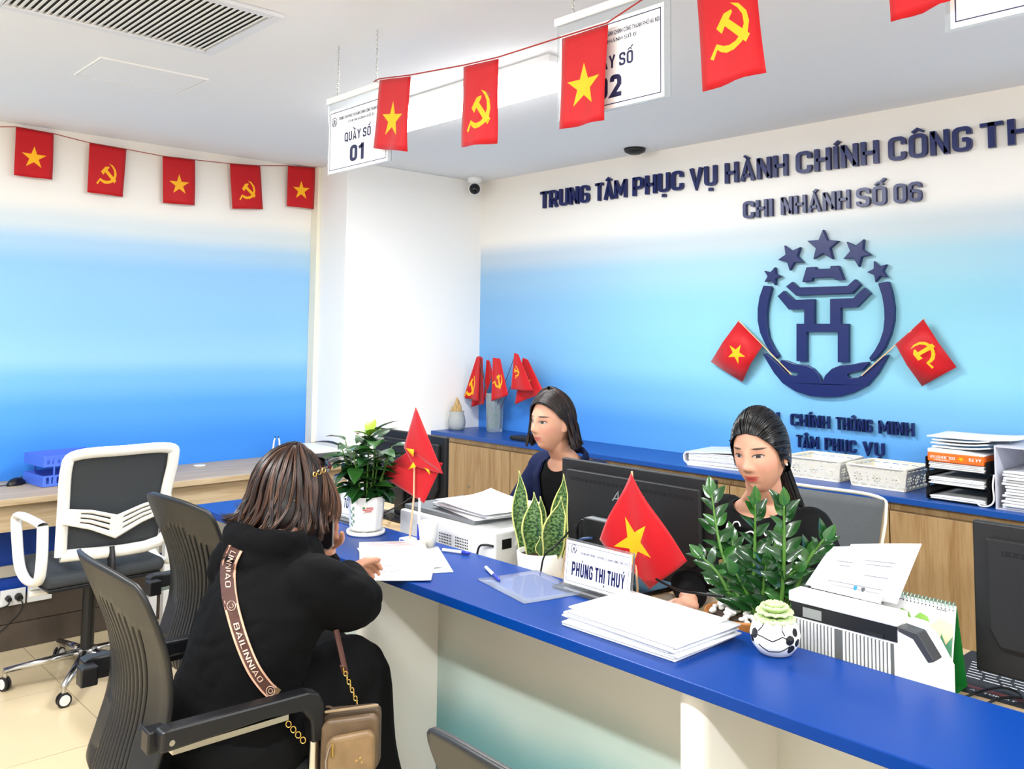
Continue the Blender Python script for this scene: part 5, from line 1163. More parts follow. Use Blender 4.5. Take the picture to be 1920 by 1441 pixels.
def skin_mat(name, base, lips, eye_open=1.0, brow='#2a1c16', look=0.0):
    m = bpy.data.materials.new(name); m.use_nodes = True; nt = m.node_tree; bs = nt.nodes['Principled BSDF']; bs.inputs['Roughness'].default_value = .48; bs.inputs['Subsurface Weight'].default_value = .12; bs.inputs['Subsurface Radius'].default_value = (.01, .004, .002)
    bs.inputs['Subsurface Scale'].default_value = .6
    at_ = nt.nodes.new('ShaderNodeAttribute'); at_.attribute_name = 'hd'; sp = nt.nodes.new('ShaderNodeSeparateXYZ'); nt.links.new(at_.outputs['Vector'], sp.inputs[0]); X, Y, Z = sp.outputs
    def mth(op, a, b_=None, c=None):
        n = nt.nodes.new('ShaderNodeMath'); n.operation = op
        for i, q in enumerate((a, b_, c)):
            if q is None: continue
            if isinstance(q, (int, float)): n.inputs[i].default_value = q
            else: nt.links.new(q, n.inputs[i])
        return n.outputs[0]
    AX = mth('ABSOLUTE', X); front = mth('GREATER_THAN', Y, .02)
    def ell(cx, cz, a, b_, soft=.15, src=None, slope=0):
        xx = mth('DIVIDE', mth('SUBTRACT', src if src is not None else AX, cx), a); zz = mth('SUBTRACT', Z, cz)
        if slope: zz = mth('SUBTRACT', zz, mth('MULTIPLY', mth('SUBTRACT', AX, cx), slope))
        zz = mth('DIVIDE', zz, b_); r2 = mth('ADD', mth('MULTIPLY', xx, xx), mth('MULTIPLY', zz, zz))
        mr = nt.nodes.new('ShaderNodeMapRange'); mr.inputs[1].default_value = 1+soft; mr.inputs[2].default_value = 1-soft; nt.links.new(r2, mr.inputs[0]); return mth('MULTIPLY', mr.outputs[0], front)
    nz = nt.nodes.new('ShaderNodeTexNoise'); nz.inputs['Scale'].default_value = 22; nz.inputs['Detail'].default_value = 4; nt.links.new(at_.outputs['Vector'], nz.inputs['Vector'])
    def mix(f_, A, c):
        n = nt.nodes.new('ShaderNodeMix'); n.data_type = 'RGBA'
        if isinstance(f_, (int, float)): n.inputs['Factor'].default_value = f_
        else: nt.links.new(f_, n.inputs['Factor'])
        if isinstance(A, list): n.inputs['A'].default_value = A
        else: nt.links.new(A, n.inputs['A'])
        n.inputs['B'].default_value = lin(c) if isinstance(c, str) else c; return n.outputs['Result']
    c = mix(mth('MULTIPLY', nz.outputs[0], .35), lin(base), [q*.86 if i < 3 else 1 for i, q in enumerate(lin(base))])
    c = mix(mth('MULTIPLY', ell(.044, -.024, .024, .02, .9), .35), c, '#d08a78')
    c = mix(mth('MULTIPLY', ell(0, -.0535, .0235, .0036, .3), .85), c, lips); c = mix(mth('MULTIPLY', ell(0, -.0620, .0205, .0046, .3), .9), c, lips)
    c = mix(ell(0, -.0582, .020, .0011, .5), c, '#4a1512')
    c = mix(mth('MULTIPLY', ell(.034, .0300, .0185, .0032, .5, slope=-.02), .95), c, brow)
    c = mix(ell(.031, .0085, .0165, .0062*eye_open+.0014, .25), c, '#3a2a24')
    sc = ell(.031, .0068, .0138, .0048*eye_open, .2); c = mix(sc, c, '#b3a69e')
    ir = ell(look, .0068, .0064, .0064, .15, src=mth('SUBTRACT', AX, .031)); c = mix(mth('MULTIPLY', sc, ir), c, '#150d0a')
    c = mix(mth('MULTIPLY', ell(.0075, -.0345, .0038, .0016, .6), .6), c, '#5a3026')
    nt.links.new(c, bs.inputs['Base Color']); return m
def set_hd(me, HM):
    v = np.zeros(len(me.vertices)*3); me.vertices.foreach_get('co', v); v = v.reshape(-1, 3); I = HM.inverted(); R3 = np.array(I.to_3x3()); q = v @ R3.T + np.array(I.translation)
    a = me.attributes.new('hd', 'FLOAT_VECTOR', 'POINT'); a.data.foreach_set('vector', q.ravel())
def wrinkle(me, amp, scale, st=(1, 1, 1), seed=0):
    if not amp: return
    n_ = len(me.vertices); co = np.zeros(n_*3); me.vertices.foreach_get('co', co); co = co.reshape(-1, 3); nr = np.zeros(n_*3); me.vertex_normals.foreach_get('vector', nr); nr = nr.reshape(-1, 3)
    d = np.empty(n_)
    for i, (x, y, z) in enumerate(co.tolist()):
        p = Vector((x*scale*st[0]+seed, y*scale*st[1], z*scale*st[2])); d[i] = noise.noise(p)*.6+abs(noise.noise(p*2.1))*.55-.2
    me.vertices.foreach_set('co', (co+nr*(amp*d)[:, None]).ravel()); me.update()
def cut(me, test):
    bm = bmesh.new(); bm.from_mesh(me); bmesh.ops.delete(bm, geom=[f for f in bm.faces if test(f.calc_center_median())], context='FACES')
    for _ in range(14):
        new = {}
        for v in bm.verts:
            q = [e.other_vert(v).co for e in v.link_edges if e.is_boundary]
            if len(q) >= 2: new[v] = v.co*.4+(q[0]+q[1])*.3
        for v, c in new.items(): v.co = c
    bm.to_mesh(me); bm.free(); return me
def garment(b, name, m, parent, voxel=.007, amp=.004, scale=13, st=(1, 1, .6), test=None, seed=0, sm=4):
    me = blob_mesh(b, name, [m], voxel, sm); wrinkle(me, amp, scale, st, seed)
    if test: cut(me, test)
    o = place(me, name, parent); return o
def hand(b, wrist, fdir, pdir, side, curl=.5, sc=1.0):
    """palm and five fingers rooted in it; fdir: towards fingertips, pdir: palm normal, side: +1 thumb on fdir x pdir side"""
    W = Vector(wrist); f_ = Vector(fdir).normalized(); p = Vector(pdir); p = (p-f_*p.dot(f_)).normalized(); s_ = f_.cross(p)*side
    Mb = Matrix((s_, f_, p)).transposed()
    b.ball(W+f_*.045*sc, (.040*sc, .050*sc, .016*sc), 16, 10, Mb); b.ball(W+f_*.005*sc, (.026*sc, .03*sc, .02*sc), 12, 8, Mb)
    for k, (off, L) in enumerate(((.029, .070), (.010, .079), (-.009, .074), (-.027, .058))):
        p0 = W+f_*.075*sc+s_*off*sc; pts = [p0]; d = f_.copy(); a = 0
        for q, seg in enumerate((.42, .32, .26)):
            a += curl*(.7 if q == 0 else 1.0); d = f_*math.cos(a)+p*math.sin(a); pts.append(pts[-1]+d*L*seg*sc)
        b.tube(smooth_curve(pts, 3), [.0088*sc]*5+[.0082*sc]*3+[.0068*sc]*2, 10); b.ball(pts[-1], .0068*sc, 10, 6); b.ball(pts[0], .0092*sc, 10, 6)
    p0 = W+f_*.022*sc+s_*.026*sc; t1 = p0+(f_*.6+s_*.75+p*.25).normalized()*.038*sc; t2 = t1+(f_*.85+s_*.3+p*.5).normalized()*.034*sc
    b.tube(smooth_curve([p0, t1, t2], 4), [.0125*sc, .012*sc, .0115*sc, .011*sc, .0105*sc, .010*sc, .0095*sc, .009*sc, .0075*sc], 10); b.ball(t2, .0075*sc, 10, 6)
def hair_mat(name, c1, c2, rough=.32):
    m = bpy.data.materials.new(name); m.use_nodes = True; nt = m.node_tree; bs = nt.nodes['Principled BSDF']; bs.inputs['Roughness'].default_value = rough; bs.inputs['Specular IOR Level'].default_value = .45
    at_ = nt.nodes.new('ShaderNodeAttribute'); at_.attribute_name = 'tone'; cr = nt.nodes.new('ShaderNodeValToRGB'); e = cr.color_ramp.elements; e[0].color = lin(c1); e[1].color = lin(c2); e[0].position = .25
    nt.links.new(at_.outputs['Fac'], cr.inputs[0]); nt.links.new(cr.outputs[0], bs.inputs['Base Color']); return m
def hair_obj(name, strands, m, parent, shell=None, r=.0016, extra=None):
    """strands: list of polylines; flat tapered locks; shell: (verts, faces) underneath"""
    V, F, T = [], [], []
    if shell: V += shell[0]; F += shell[1]; T += [.12]*len(shell[0])
    for pts, tone, rr_ in strands:
        b = B(); k = len(pts); b.tube(pts, [rr_*(1 if i < k-3 else (.75, .5, .15)[i-(k-3)]) for i in range(k)], 4, cap=False, sx=1.0, sy=.6)
        n = len(V); V += b.v; F += [[i+n for i in f] for f in b.f]; T += [tone]*len(b.v)
    me = bpy.data.meshes.new(name); me.from_pydata(V, [], F); me.materials.append(m); a = me.attributes.new('tone', 'FLOAT', 'POINT'); a.data.foreach_set('value', T)
    me.polygons.foreach_set('use_smooth', [True]*len(me.polygons)); return place(me, name, parent)
def interp(x, tab):
    for (x0, y0), (x1, y1) in zip(tab[:-1], tab[1:]):
        if x <= x1: return lerp(y0, y1, max(0, (x-x0)/(x1-x0)))
    return tab[-1][1]
def scalp(al, th, k=1.0): return Vector((math.sin(al)*math.sin(th)*.081*k, (math.cos(al)*math.sin(th)*.100-.004)*1.0*k, math.cos(th)*.124*k))
HL_OPEN = [(0, .92), (.5, 1.0), (.95, 1.25), (1.3, 1.62), (1.55, 1.72), (1.85, 1.95), (2.4, 2.2), (3.15, 2.3)]   # hairline polar angle by azimuth from the front
def cap_shell(HM, k=1.0, tab=HL_OPEN):
    nu, nv = 64, 26; V = []; F = []
    for j in range(nv+1):
        for i in range(nu):
            al = -math.pi+2*math.pi*i/nu; th = interp(abs(al), tab)*j/nv; V.append(tuple(HM @ scalp(al, th, k)))
    F = [(j*nu+i, j*nu+(i+1) % nu, (j+1)*nu+(i+1) % nu, (j+1)*nu+i) for j in range(nv) for i in range(nu)]; return V, F
# ----------------------------------------------------------------- shared body plan
def head_matrix(c, yaw, pitch, roll, sc=1.0): return Matrix.Translation(Vector(c)) @ Matrix.Rotation(yaw, 4, 'Z') @ Matrix.Rotation(pitch, 4, 'X') @ Matrix.Rotation(roll, 4, 'Y') @ Matrix.Scale(sc, 4)
def legs(b, hip_w, hz, knee, ankle, r=(.085, .062, .045, .035), grow=0):
    for s_, (kx, ky, kz), (ax_, ay, az) in zip((-1, 1), knee, ankle):
        limb(b, [(s_*hip_w, 0, hz), ((s_*hip_w+kx)/2, ky*.5, (hz+kz)/2+.005), (kx, ky, kz), ((kx+ax_)/2, (ky+ay)/2-.01, (kz+az)/2+.02), (ax_, ay, az)], [r[0]+grow, r[0]*.92+grow, r[1]+grow, r[2]*1.1+grow, r[3]+grow])
def feet(b, ankle, grow=0):
    for (ax_, ay, az) in ankle: b.ball((ax_, ay+.06, .042), (.042+grow, .115+grow, .038+grow), 16, 10)
M_blackknit = mat('black_knit', '#0d0d0e', .85, bump=.35, bscale=350, spec=.2)
M_blackhood = mat('black_fleece', '#050506', .9, bump=.3, bscale=260, spec=.15)
M_trous = mat('black_trousers', '#0b0b0c', .85, spec=.15)
M_shoe = mat('black_shoe', '#101011', .4)
def staff(label, loc, rz, hc, yaw, pitch, roll, ty, sh, armR, armL, skin, hsc=1.0, sh_tilt=0):
    """seated figure facing local +y; ty: forward shift per section"""
    t = thing('person', label, 'person', loc, rz); HM = head_matrix(hc, yaw, pitch, roll, hsc)
    secs = [(0, ty[0], .43, .165, .13), (0, ty[0], .50, .175, .135), (0, lerp(ty[0], ty[1], .6), .58, .155, .115), (0, ty[1], .67, .130, .10), (0, ty[2], .76, .148, .108), (0, ty[2]+.02, .83, .155, .105), (0, ty[3], sh-.055, .16, .092), (0, ty[3]+.004, sh-.02, .125, .07), (0, ty[4], sh+.012, .07, .056), (hc[0]*.5, lerp(ty[4], hc[1]-.02, .5), sh+.045, .050, .052), (hc[0]*.8, hc[1]-.022, hc[2]-.07, .047, .052), (hc[0], hc[1]-.02, hc[2]-.03, .045, .05)]
    ank = [(-.1, .36, .075), (.1, .36, .075)]; kn = [(-.105, .40, .49), (.105, .40, .49)]
    b = B(); loft(b, secs); add_head(b, HM)
    for s_, A in ((1, armR), (-1, armL)):
        limb(b, [(s_*.135, ty[3], sh-.05+s_*sh_tilt), A[0], A[1]], [.047, .037, .026]); hand(b, A[1], A[2], A[3], A[4], .45, .95)
    legs(b, .09, .475, kn, ank); feet(b, ank)
    me = blob_mesh(b, 'body', [skin], .0034, 3, .4); set_hd(me, HM); place(me, 'body', t)
    return t, secs, HM, kn, ank
# ================================================================= woman in black (right)
SK1 = skin_mat('skin_right', '#cd987c', '#b83a3a', .75)
SK2 = skin_mat('skin_left', '#cb977b', '#b9605a', .8, look=-.002)
TYR = (-.03, .02, .09, .145, .165); armR1 = ((.215, .22, .76), (.10, .40, .725), (-.35, 1, -.1), (0, 0, -1), -1); armL1 = ((-.215, .22, .75), (-.10, .40, .725), (.35, 1, -.1), (0, 0, -1), 1)
R1, secs, HM, kn, ank = staff('woman in a black top with tied back black hair at a desk', (-1.43, 2.475, 0), math.pi+.04, (-.035, .245, 1.126), .06, -.16, .06, TYR, .965, armR1, armL1, SK1, .93)
b = B(); loft(b, [(x, y, z, rx+.012, ry+.012) for x, y, z, rx, ry in secs[1:9]])
for s_, A in ((1, armR1), (-1, armL1)): limb(b, [(s_*.13, TYR[3], .918), A[0], Vector(A[1])+Vector((s_*.01, -.03, .005))], [.062, .056, .042])
sw = garment(b, 'sweater', M_blackknit, R1, .0065, .005, 14, test=lambda p: ((p.x)/.088)**2+((p.y-.195)/.085)**2+((p.z-.985)/.052)**2 < 1)
b = B(); legs(b, .09, .475, kn, ank, grow=.012); b.ball((0, -.01, .48), (.185, .15, .085), 20, 12); garment(b, 'trousers', M_trous, R1, .009, .003)
b = B(); feet(b, ank, .004); garment(b, 'shoes', M_shoe, R1, .008, 0)
rnd = random.Random(11); M_hb = hair_mat('hair_black', '#070606', '#241c19', .28)
S = []
knot = Vector((.0, -.105, -.02))
for i in range(1150):
    al = rnd.uniform(-math.pi, math.pi); tab = interp(abs(al), HL_OPEN); th0 = tab*rnd.uniform(.15, 1.0) if rnd.random() < .6 else tab
    p0 = scalp(al, th0, 1.0); pts = []; n = 11; top = rnd.uniform(.0, .010)
    for k in range(n+1):
        c = k/n; q = p0.lerp(knot, c); d = Vector((q.x/.083, (q.y+.004)/.102, q.z/.128)); L = d.length
        if L > 1e-3: d = d/L
        s_ = Vector((d.x*.0835, d.y*.102-.004, d.z*.128)); lift = 1+.10*math.sin(math.pi*min(1, c*1.3))*max(0, d.z)*(.6+top*40)
        q2 = s_*lift if c < .86 else (s_*lift).lerp(knot, (c-.86)/.14)
        pts.append(HM @ q2)
    S.append((pts, rnd.random()**2, rnd.uniform(.0011, .002)))
for i in range(260):   # the tail falling behind the shoulder
    a = rnd.uniform(0, 6.28); r_ = rnd.random()**.5; ox, oy = math.cos(a)*r_, math.sin(a)*r_
    pts = [HM @ (knot+Vector((ox*.018*(1+1.0*c)-.035*c*c, -.010+oy*.015-.035*c+.03*c*c, -.22*c*rnd.uniform(.97, 1.03)+.01))) for c in [k/9 for k in range(10)]]
    S.append((pts, rnd.random()**2, .0016))
for i in range(46):    # loose wisps round the face and nape
    s_ = rnd.choice((-1, 1)); pts = [HM @ Vector((s_*(.074+.008*c*rnd.random()), .035-.02*c+rnd.uniform(-.012, .012), .045-.10*c*rnd.uniform(.6, 1.1))) for c in [k/7 for k in range(8)]]; S.append((pts, .2, .0006))
hair_obj('hair', S, M_hb, R1, cap_shell(HM, 1.0))
for s_ in (-1, 1): B().ball(HM @ Vector((s_*.079, .0, -.034)), .0035, 8, 6).obj('earring', mat('pearl', '#f1ede6', .2), R1, True)
# ================================================================= woman in navy jacket (left)
TYL = (-.03, .0, .045, .075, .09); armR2 = ((.225, .15, .74), (.15, .35, .735), (-.3, 1, -.05), (0, 0, -1), -1); armL2 = ((-.225, .15, .74), (-.15, .35, .735), (.3, 1, -.05), (0, 0, -1), 1)
L1_, secs, HM, kn, ank = staff('woman in a navy jacket with a dark bob behind the printer', (-2.425, 2.63, 0), math.pi-.02, (.0, .175, 1.112), -.04, -.02, .0, TYL, .955, armR2, armL2, SK2, .93)
b = B(); loft(b, [(x, y, z, rx+.007, ry+.007) for x, y, z, rx, ry in secs[2:9]]); garment(b, 'black_top', M_blackknit, L1_, .007, .002, test=lambda p: (p.x/.070)**2+((p.y-.13)/.075)**2+((p.z-.975)/.055)**2 < 1)
M_jack = mat('navy_cloth', '#0c1536', .8, bump=.2, bscale=500, spec=.2)
b = B(); loft(b, [(x, y, z, rx+.019, ry+.020) for x, y, z, rx, ry in secs[1:9]])
for s_, A in ((1, armR2), (-1, armL2)): limb(b, [(s_*.14, TYL[3], .915), A[0], Vector(A[1])+Vector((0, -.04, .004))], [.068, .060, .048]); b.ball((s_*.15, TYL[3], .915), .066, 14, 8)
jk = garment(b, 'jacket', M_jack, L1_, .0065, .004, 12, test=lambda p: (p.y > .07 and abs(p.x) < .014+max(0, p.z-.70)*.27 and p.z > .66) or ((p.x/.074)**2+((p.y-.12)/.08)**2+((p.z-.99)/.058)**2 < 1))
md = jk.modifiers.new('solid', 'SOLIDIFY'); md.thickness = .004
bv = BVHTree.FromPolygons([v.co for v in jk.data.vertices], [list(p.vertices) for p in jk.data.polygons])
for s_ in (-1, 1):
    def lp(a, c):
        z = lerp(.70, .965, c); x = s_*(.014+max(0, z-.70)*.27+.002+a*(.016+.036*math.sin(math.pi*min(1, c*1.05))*(1 if c < .8 else .8))); 
        h_ = bv.ray_cast(Vector((x, .5, z)), Vector((0, -1, 0))); y = h_[0].y if h_[0] else .10
        return (x, y+.006-.003*a, z)
    o = B().grid(lp, 5, 18).obj('lapel', M_jack, L1_, True); md = o.modifiers.new('solid', 'SOLIDIFY'); md.thickness = .004
b = B(); b.tube(smooth_curve([(-.082, .11, .945), (-.075, .06, .985), (0, .025, 1.0), (.075, .06, .985), (.082, .11, .945)], 6), .013, 8, sx=1.6, sy=.7); b.obj('collar', M_jack, L1_, True)
b = B(); legs(b, .09, .475, kn, ank, grow=.012); b.ball((0, -.01, .48), (.185, .15, .085), 20, 12); garment(b, 'trousers', M_trous, L1_, .009, .003)
b = B(); feet(b, ank, .004); garment(b, 'shoes', M_shoe, L1_, .008, 0)
M_h2 = hair_mat('hair_dark_brown', '#0c0706', '#3a241c', .34)
def bob(HM, n, part, zend, flick, fl_, fr_, seed, wide=1.0, back=1.0, wave=.0, sweep=0.0, flside=0.0):
    """strands falling from a parting over the skull and hanging to zend (head units); fl_, fr_: face opening on the -x and +x side"""
    rd_ = random.Random(seed); S = []; ck = {}
    for i in range(n):
        al = rd_.uniform(-math.pi, math.pi)
        if -fl_ < al < fr_: al = -(fl_+rd_.random()**2*.5) if (al < 0) == (rd_.random() < .85) else fr_+rd_.random()**2*.5
        cid = round(al/.11); cl = ck.setdefault(cid, (rd_.uniform(.86, 1.06), rd_.uniform(0, 6.28), rd_.uniform(.4, 1.3), rd_.uniform(-1, 1), rd_.uniform(-.25, .25)))
        k = (1.0+.06*rd_.random())*1.045; pts = []
        hang = zend*cl[0]*rd_.uniform(.93, 1.05); fl = flick*cl[2]*rd_.uniform(.6, 1.3)*(1+flside*max(0, -math.sin(al)))
        for c in [q/15 for q in range(16)]:
            a2 = lerp(al, cid*.11, .55*c)+wave*(.16*math.sin(c*3.6+cl[1])*c)+sweep*c*(1-c)
            if c < .55:
                th = lerp(.06, 1.62, c/.55); p = scalp(a2, th, k*(1+wave*.02*math.sin(c*9+cl[1])))
                s0 = (1-c/.55)**2; p = p+Vector((part*s0, 0, .006*s0))
            else:
                d = (c-.55)/.45; base = scalp(a2, 1.62, k); rad = wide*(1+.07*math.sin(d*2.6))+fl*d**2.5+wave*.03*math.sin(d*3+cl[1])
                if abs(a2) > 2.0: rad *= lerp(1, back, d)
                p = Vector((base.x*rad, base.y*rad, lerp(base.z, hang, d)+fl*.06*d**4))
            pts.append(HM @ p)
        S.append((pts, min(1, max(0, .5+cl[4])*rd_.random()**1.3*1.6), rd_.uniform(.0012, .0022)))
    return S
def bob_shell(HM, zend, fl_, fr_, wide=1.0, back=1.0, k=1.03):
    nu, nv = 72, 24; V = []; F = []; keep = []
    for j in range(nv+1):
        c = j/nv
        for i in range(nu):
            al = -math.pi+2*math.pi*i/nu; lim = interp(abs(al), HL_OPEN)
            if -fl_ < al < fr_: p = scalp(al, lim*.86*c, k)
            elif c < .6: p = scalp(al, 1.62*c/.6, k)
            else:
                d = (c-.6)/.4; base = scalp(al, 1.62, k); rad = wide*(1+.05*math.sin(d*2.6))*(lerp(1, back, d) if abs(al) > 2 else 1); p = Vector((base.x*rad, base.y*rad, lerp(base.z, zend*.9, d)))
            V.append(tuple(HM @ p))
    isf = lambda i: -fl_ < -math.pi+2*math.pi*(i % nu)/nu < fr_
    return V, [(j*nu+i, j*nu+(i+1) % nu, (j+1)*nu+(i+1) % nu, (j+1)*nu+i) for j in range(nv) for i in range(nu) if isf(i) == isf(i+1) or j < nv*.55]
def swept(HM, n, ax0, seed, sides, zend, flick, lift=.012):
    """locks combed from a parting across the forehead to behind the ears, then hanging"""
    rd_ = random.Random(seed); S = []
    for i in range(n):
        sd_, a_end = rd_.choice(sides); t0 = rd_.random()**1.2; p0 = scalp(ax0, lerp(.90, .12, t0)); p1 = scalp(sd_*(a_end+.55*t0*rd_.random()), 1.55+.1*rd_.random()); pts = []; lf = rd_.uniform(.3, 1)*lift; hg = zend*rd_.uniform(.85, 1.05); fk = flick*rd_.uniform(.5, 1.3)
        for c in [q/9 for q in range(10)]:
            q = p0.lerp(p1, c); d = Vector((q.x/.081, (q.y+.004)/.100, q.z/.124)); d.normalize(); q = Vector((d.x*.081, d.y*.100-.004, d.z*.124))*(1.05+lf*8*math.sin(math.pi*min(1, c*1.15+.05))*.12/.12*.1); pts.append(q+Vector((0, 0, lf*math.sin(math.pi*c))))
        e = pts[-1]
        for d in [q/6 for q in range(1, 7)]: pts.append(Vector((e.x*(1+.04*math.sin(d*2.6)+fk*d**2.5), e.y-.008*d, lerp(e.z, hg, d))))
        S.append(([HM @ p for p in pts], rd_.random()**1.5, rd_.uniform(.0013, .0022)))
    return S
S = bob(HM, 1900, .020, -.105, .20, 1.62, 1.15, 21, 1.04, .98, wave=.8, sweep=-.25)
S += swept(HM, 900, .22, 5, ((-1, 1.62), (-1, 1.7), (1, 1.15)), -.098, .2)
hair_obj('hair', S, M_h2, L1_, bob_shell(HM, -.095, 1.65, 1.2, 1.02, .98))
# ================================================================= visitor seen from behind
VO = Vector((-2.0, 1.0, 0)); V1 = thing('person', 'visitor in a black hoodie with a brown bob seated at the counter', 'person', tuple(VO))
HMv = head_matrix((-.128, .182, 1.022), -.12, -.12, .0, .95)
secs = [(-.045, 0, .455, .15, .14), (-.045, 0, .53, .152, .135), (-.045, .02, .62, .145, .12), (-.045, .05, .71, .152, .12), (-.045, .09, .80, .17, .12), (-.065, .12, .865, .15, .095), (-.08, .14, .91, .09, .07), (-.095, .155, .945, .055, .055), (-.11, .165, .985, .05, .052)]
eR = at(668, 1128, D=2.20)-VO; wR = at(650, 1078, Z=.80)-VO; eL = Vector((-.36, .18, .70)); wL = at(612, 1032, D=2.50)-VO
b = B(); loft(b, secs); add_head(b, HMv, True)
limb(b, [(.085, .13, .86), eR, wR], [.05, .04, .027]); limb(b, [(-.225, .11, .855), eL, wL], [.05, .04, .027])
kn = [(-.24, .40, .52), (-.095, .385, .545)]; ank = [(-.16, .44, .08), (.10, .42, .08)]
hd_ = (RGT*.45+Vector((-.55, .55, .15)))
hand(b, wR, Vector((-.45, .75, .10)), Vector((.55, .35, -.75)), -1, .62, .95)
hand(b, wL, Vector((.10, .0, 1)), Vector((.45, -.89, 0)), 1, .42, .9)
for s_, K, A in ((-1, kn[0], ank[0]), (1, kn[1], ank[1])): limb(b, [(s_*.09-.045, .02, .48), ((s_*.09-.045+K[0])/2, K[1]*.5, .52), K, ((K[0]+A[0])/2, K[1]-.01, .33), A], [.09, .085, .062, .05, .036])
feet(b, ank)
SK3 = skin_mat('skin_visitor', '#c08a6e', '#b9605a', .8)
me = blob_mesh(b, 'body', [SK3], .0036, 3, .4); set_hd(me, HMv); place(me, 'body', V1)
b = B(); loft(b, [(x, y, z, rx+.024, ry+.024) for x, y, z, rx, ry in secs[0:6]]+[(-.08, .14, .915, .115, .095), (-.09, .145, .945, .088, .08)])
limb(b, [(.09, .13, .845), eR, wR+Vector((.02, -.012, 0))], [.083, .068, .043]); limb(b, [(-.22, .10, .84), eL, wL+Vector((.0, .0, -.04))], [.085, .075, .045])
b.tube(smooth_curve([(-.20, .20, .925), (-.215, .12, .935), (-.16, .055, .935), (-.08, .045, .93), (.0, .08, .925), (.015, .15, .92)], 6), .034, 12, sx=1.2)   # hood lying on the shoulders
b.ball((-.09, .06, .895), (.11, .055, .05), 18, 10)
hood = garment(b, 'hoodie', M_blackhood, V1, .0075, .013, 8, (1, 1, 1.5), seed=3, test=lambda p: ((p.x+.10)/.058)**2+((p.y-.16)/.058)**2 < 1 and p.z > .93)
b = B()
for s_, K, A in ((-1, kn[0], ank[0]), (1, kn[1], ank[1])): limb(b, [(s_*.09-.045, .02, .485), ((s_*.09-.045+K[0])/2, K[1]*.5, .53), K, ((K[0]+A[0])/2, K[1]-.015, .33), A], [.10, .10, .082, .072, .062])
b.ball((-.045, 0, .51), (.185, .165, .09), 24, 12); garment(b, 'trousers', M_trous, V1, .009, .005, 9, seed=8)
b = B(); feet(b, ank, .005); garment(b, 'shoes', M_shoe, V1, .008, 0)
M_h3 = hair_mat('hair_brown', '#150a07', '#6b4733', .36)
S = bob(HMv, 3000, .016, -.105, .26, .85, .75, 33, 1.04, .97, wave=1.5, sweep=-.5, flside=1.5)
rd_ = random.Random(4)
for i in range(150):    # fringe locks swept forward by the glasses
    o1, o2 = rd_.uniform(-.010, .010), rd_.uniform(-.03, .03); pts = [HMv @ Vector((.058+.020*c+o1, .050+(.035+o2)*math.sin(c*2.0)+o1, .088-(.12+o2)*c)) for c in [k/9 for k in range(10)]]; S.append((pts, .3+.7*rd_.random(), .0014))
S += swept(HMv, 700, .1, 9, ((1, .95), (1, 1.1), (-1, 1.0)), -.09, .2)
hair_obj('hair', S, M_h3, V1, bob_shell(HMv, -.085, .9, .8, 1.02, .97))
o = B().box(.0, .0005, 0, .0005, 0, .0005)
for pth in ([(640, 1195), (637, 1212), (628, 1232), (604, 1246)],):   # pale piping on the hoodie pocket
    bvh = BVHTree.FromPolygons([v.co for v in hood.data.vertices], [list(p.vertices) for p in hood.data.polygons]); pts = []
    for u, v in pth:
        d = (at(u, v, D=1)-CAM).normalized(); h_ = bvh.ray_cast(CAM-VO, d)
        if h_[0]: pts.append(h_[0]-d*.003)
    if len(pts) > 2: B().tube(smooth_curve(pts, 5), .0018, 6).obj('piping', mat('white_piping', '#d8d8d4', .5), V1, True)
# strap lies on the back; the bag hangs at the right hip
M_strap = mat('strap_brown', '#4a2a20', .7, bump=.3, bscale=500); M_edge = mat('strap_edge', '#c79a80', .7); M_tan = mat('bag_tan', '#7a6142', .5, var=.15, vscale=30); M_tand = mat('bag_dark', '#4d3d2c', .5); M_gold = mat('gold_metal', '#d9b765', .25, metal=.9)
BO = at(655, 1388, D=2.0); bag = thing('shoulder_bag', 'brown crossbody bag with lettered strap worn by the visitor', 'bag', tuple(BO))
def onback(u, v, off=.004):
    d = (at(u, v, D=1)-CAM).normalized(); h_ = bvh.ray_cast(CAM-VO, d)
    if not h_[0]: return None
    return h_[0]+VO-d*off-BO
cen = [Vector((u, v)) for u, v in [(441, 1027), (428, 1060), (429, 1110), (440, 1160), (456, 1210), (476, 1255), (500, 1288), (518, 1303)]]
cc = [Vector((p.x, p.y, 0)) for p in cen]; cc = smooth_curve(cc, 6)
def strip(w0, w1, off, name, m, par, i0=0, i1=None):
    b = B(); rows = []
    for i in range(i0, (i1 or len(cc))):
        d = (cc[min(i+1, len(cc)-1)]-cc[max(i-1, 0)]).normalized(); nn = Vector((-d.y, d.x, 0)); a = cc[i]+nn*w0; e = cc[i]+nn*w1
        P0, P1 = onback(a.x, a.y, off), onback(e.x, e.y, off)
        if P0 and P1: rows.append((P0, (P0+P1)/2 if False else P0.lerp(P1, .5), P1))
    vs = [p for r_ in rows for p in r_]; fs = [(3*i+k, 3*i+k+1, 3*i+k+4, 3*i+k+3) for i in range(len(rows)-1) for k in (0, 1)]
    b.add(vs, fs); o = b.obj(name, m, par); md = o.modifiers.new('solid', 'SOLIDIFY'); md.thickness = .0025; return o
st = strip(-13, 13, .007, 'strap', M_strap, bag); strip(-13.5, -10.0, .0115, 'strap_edge', M_edge, st); strip(10.0, 13.5, .0115, 'strap_edge', M_edge, st)
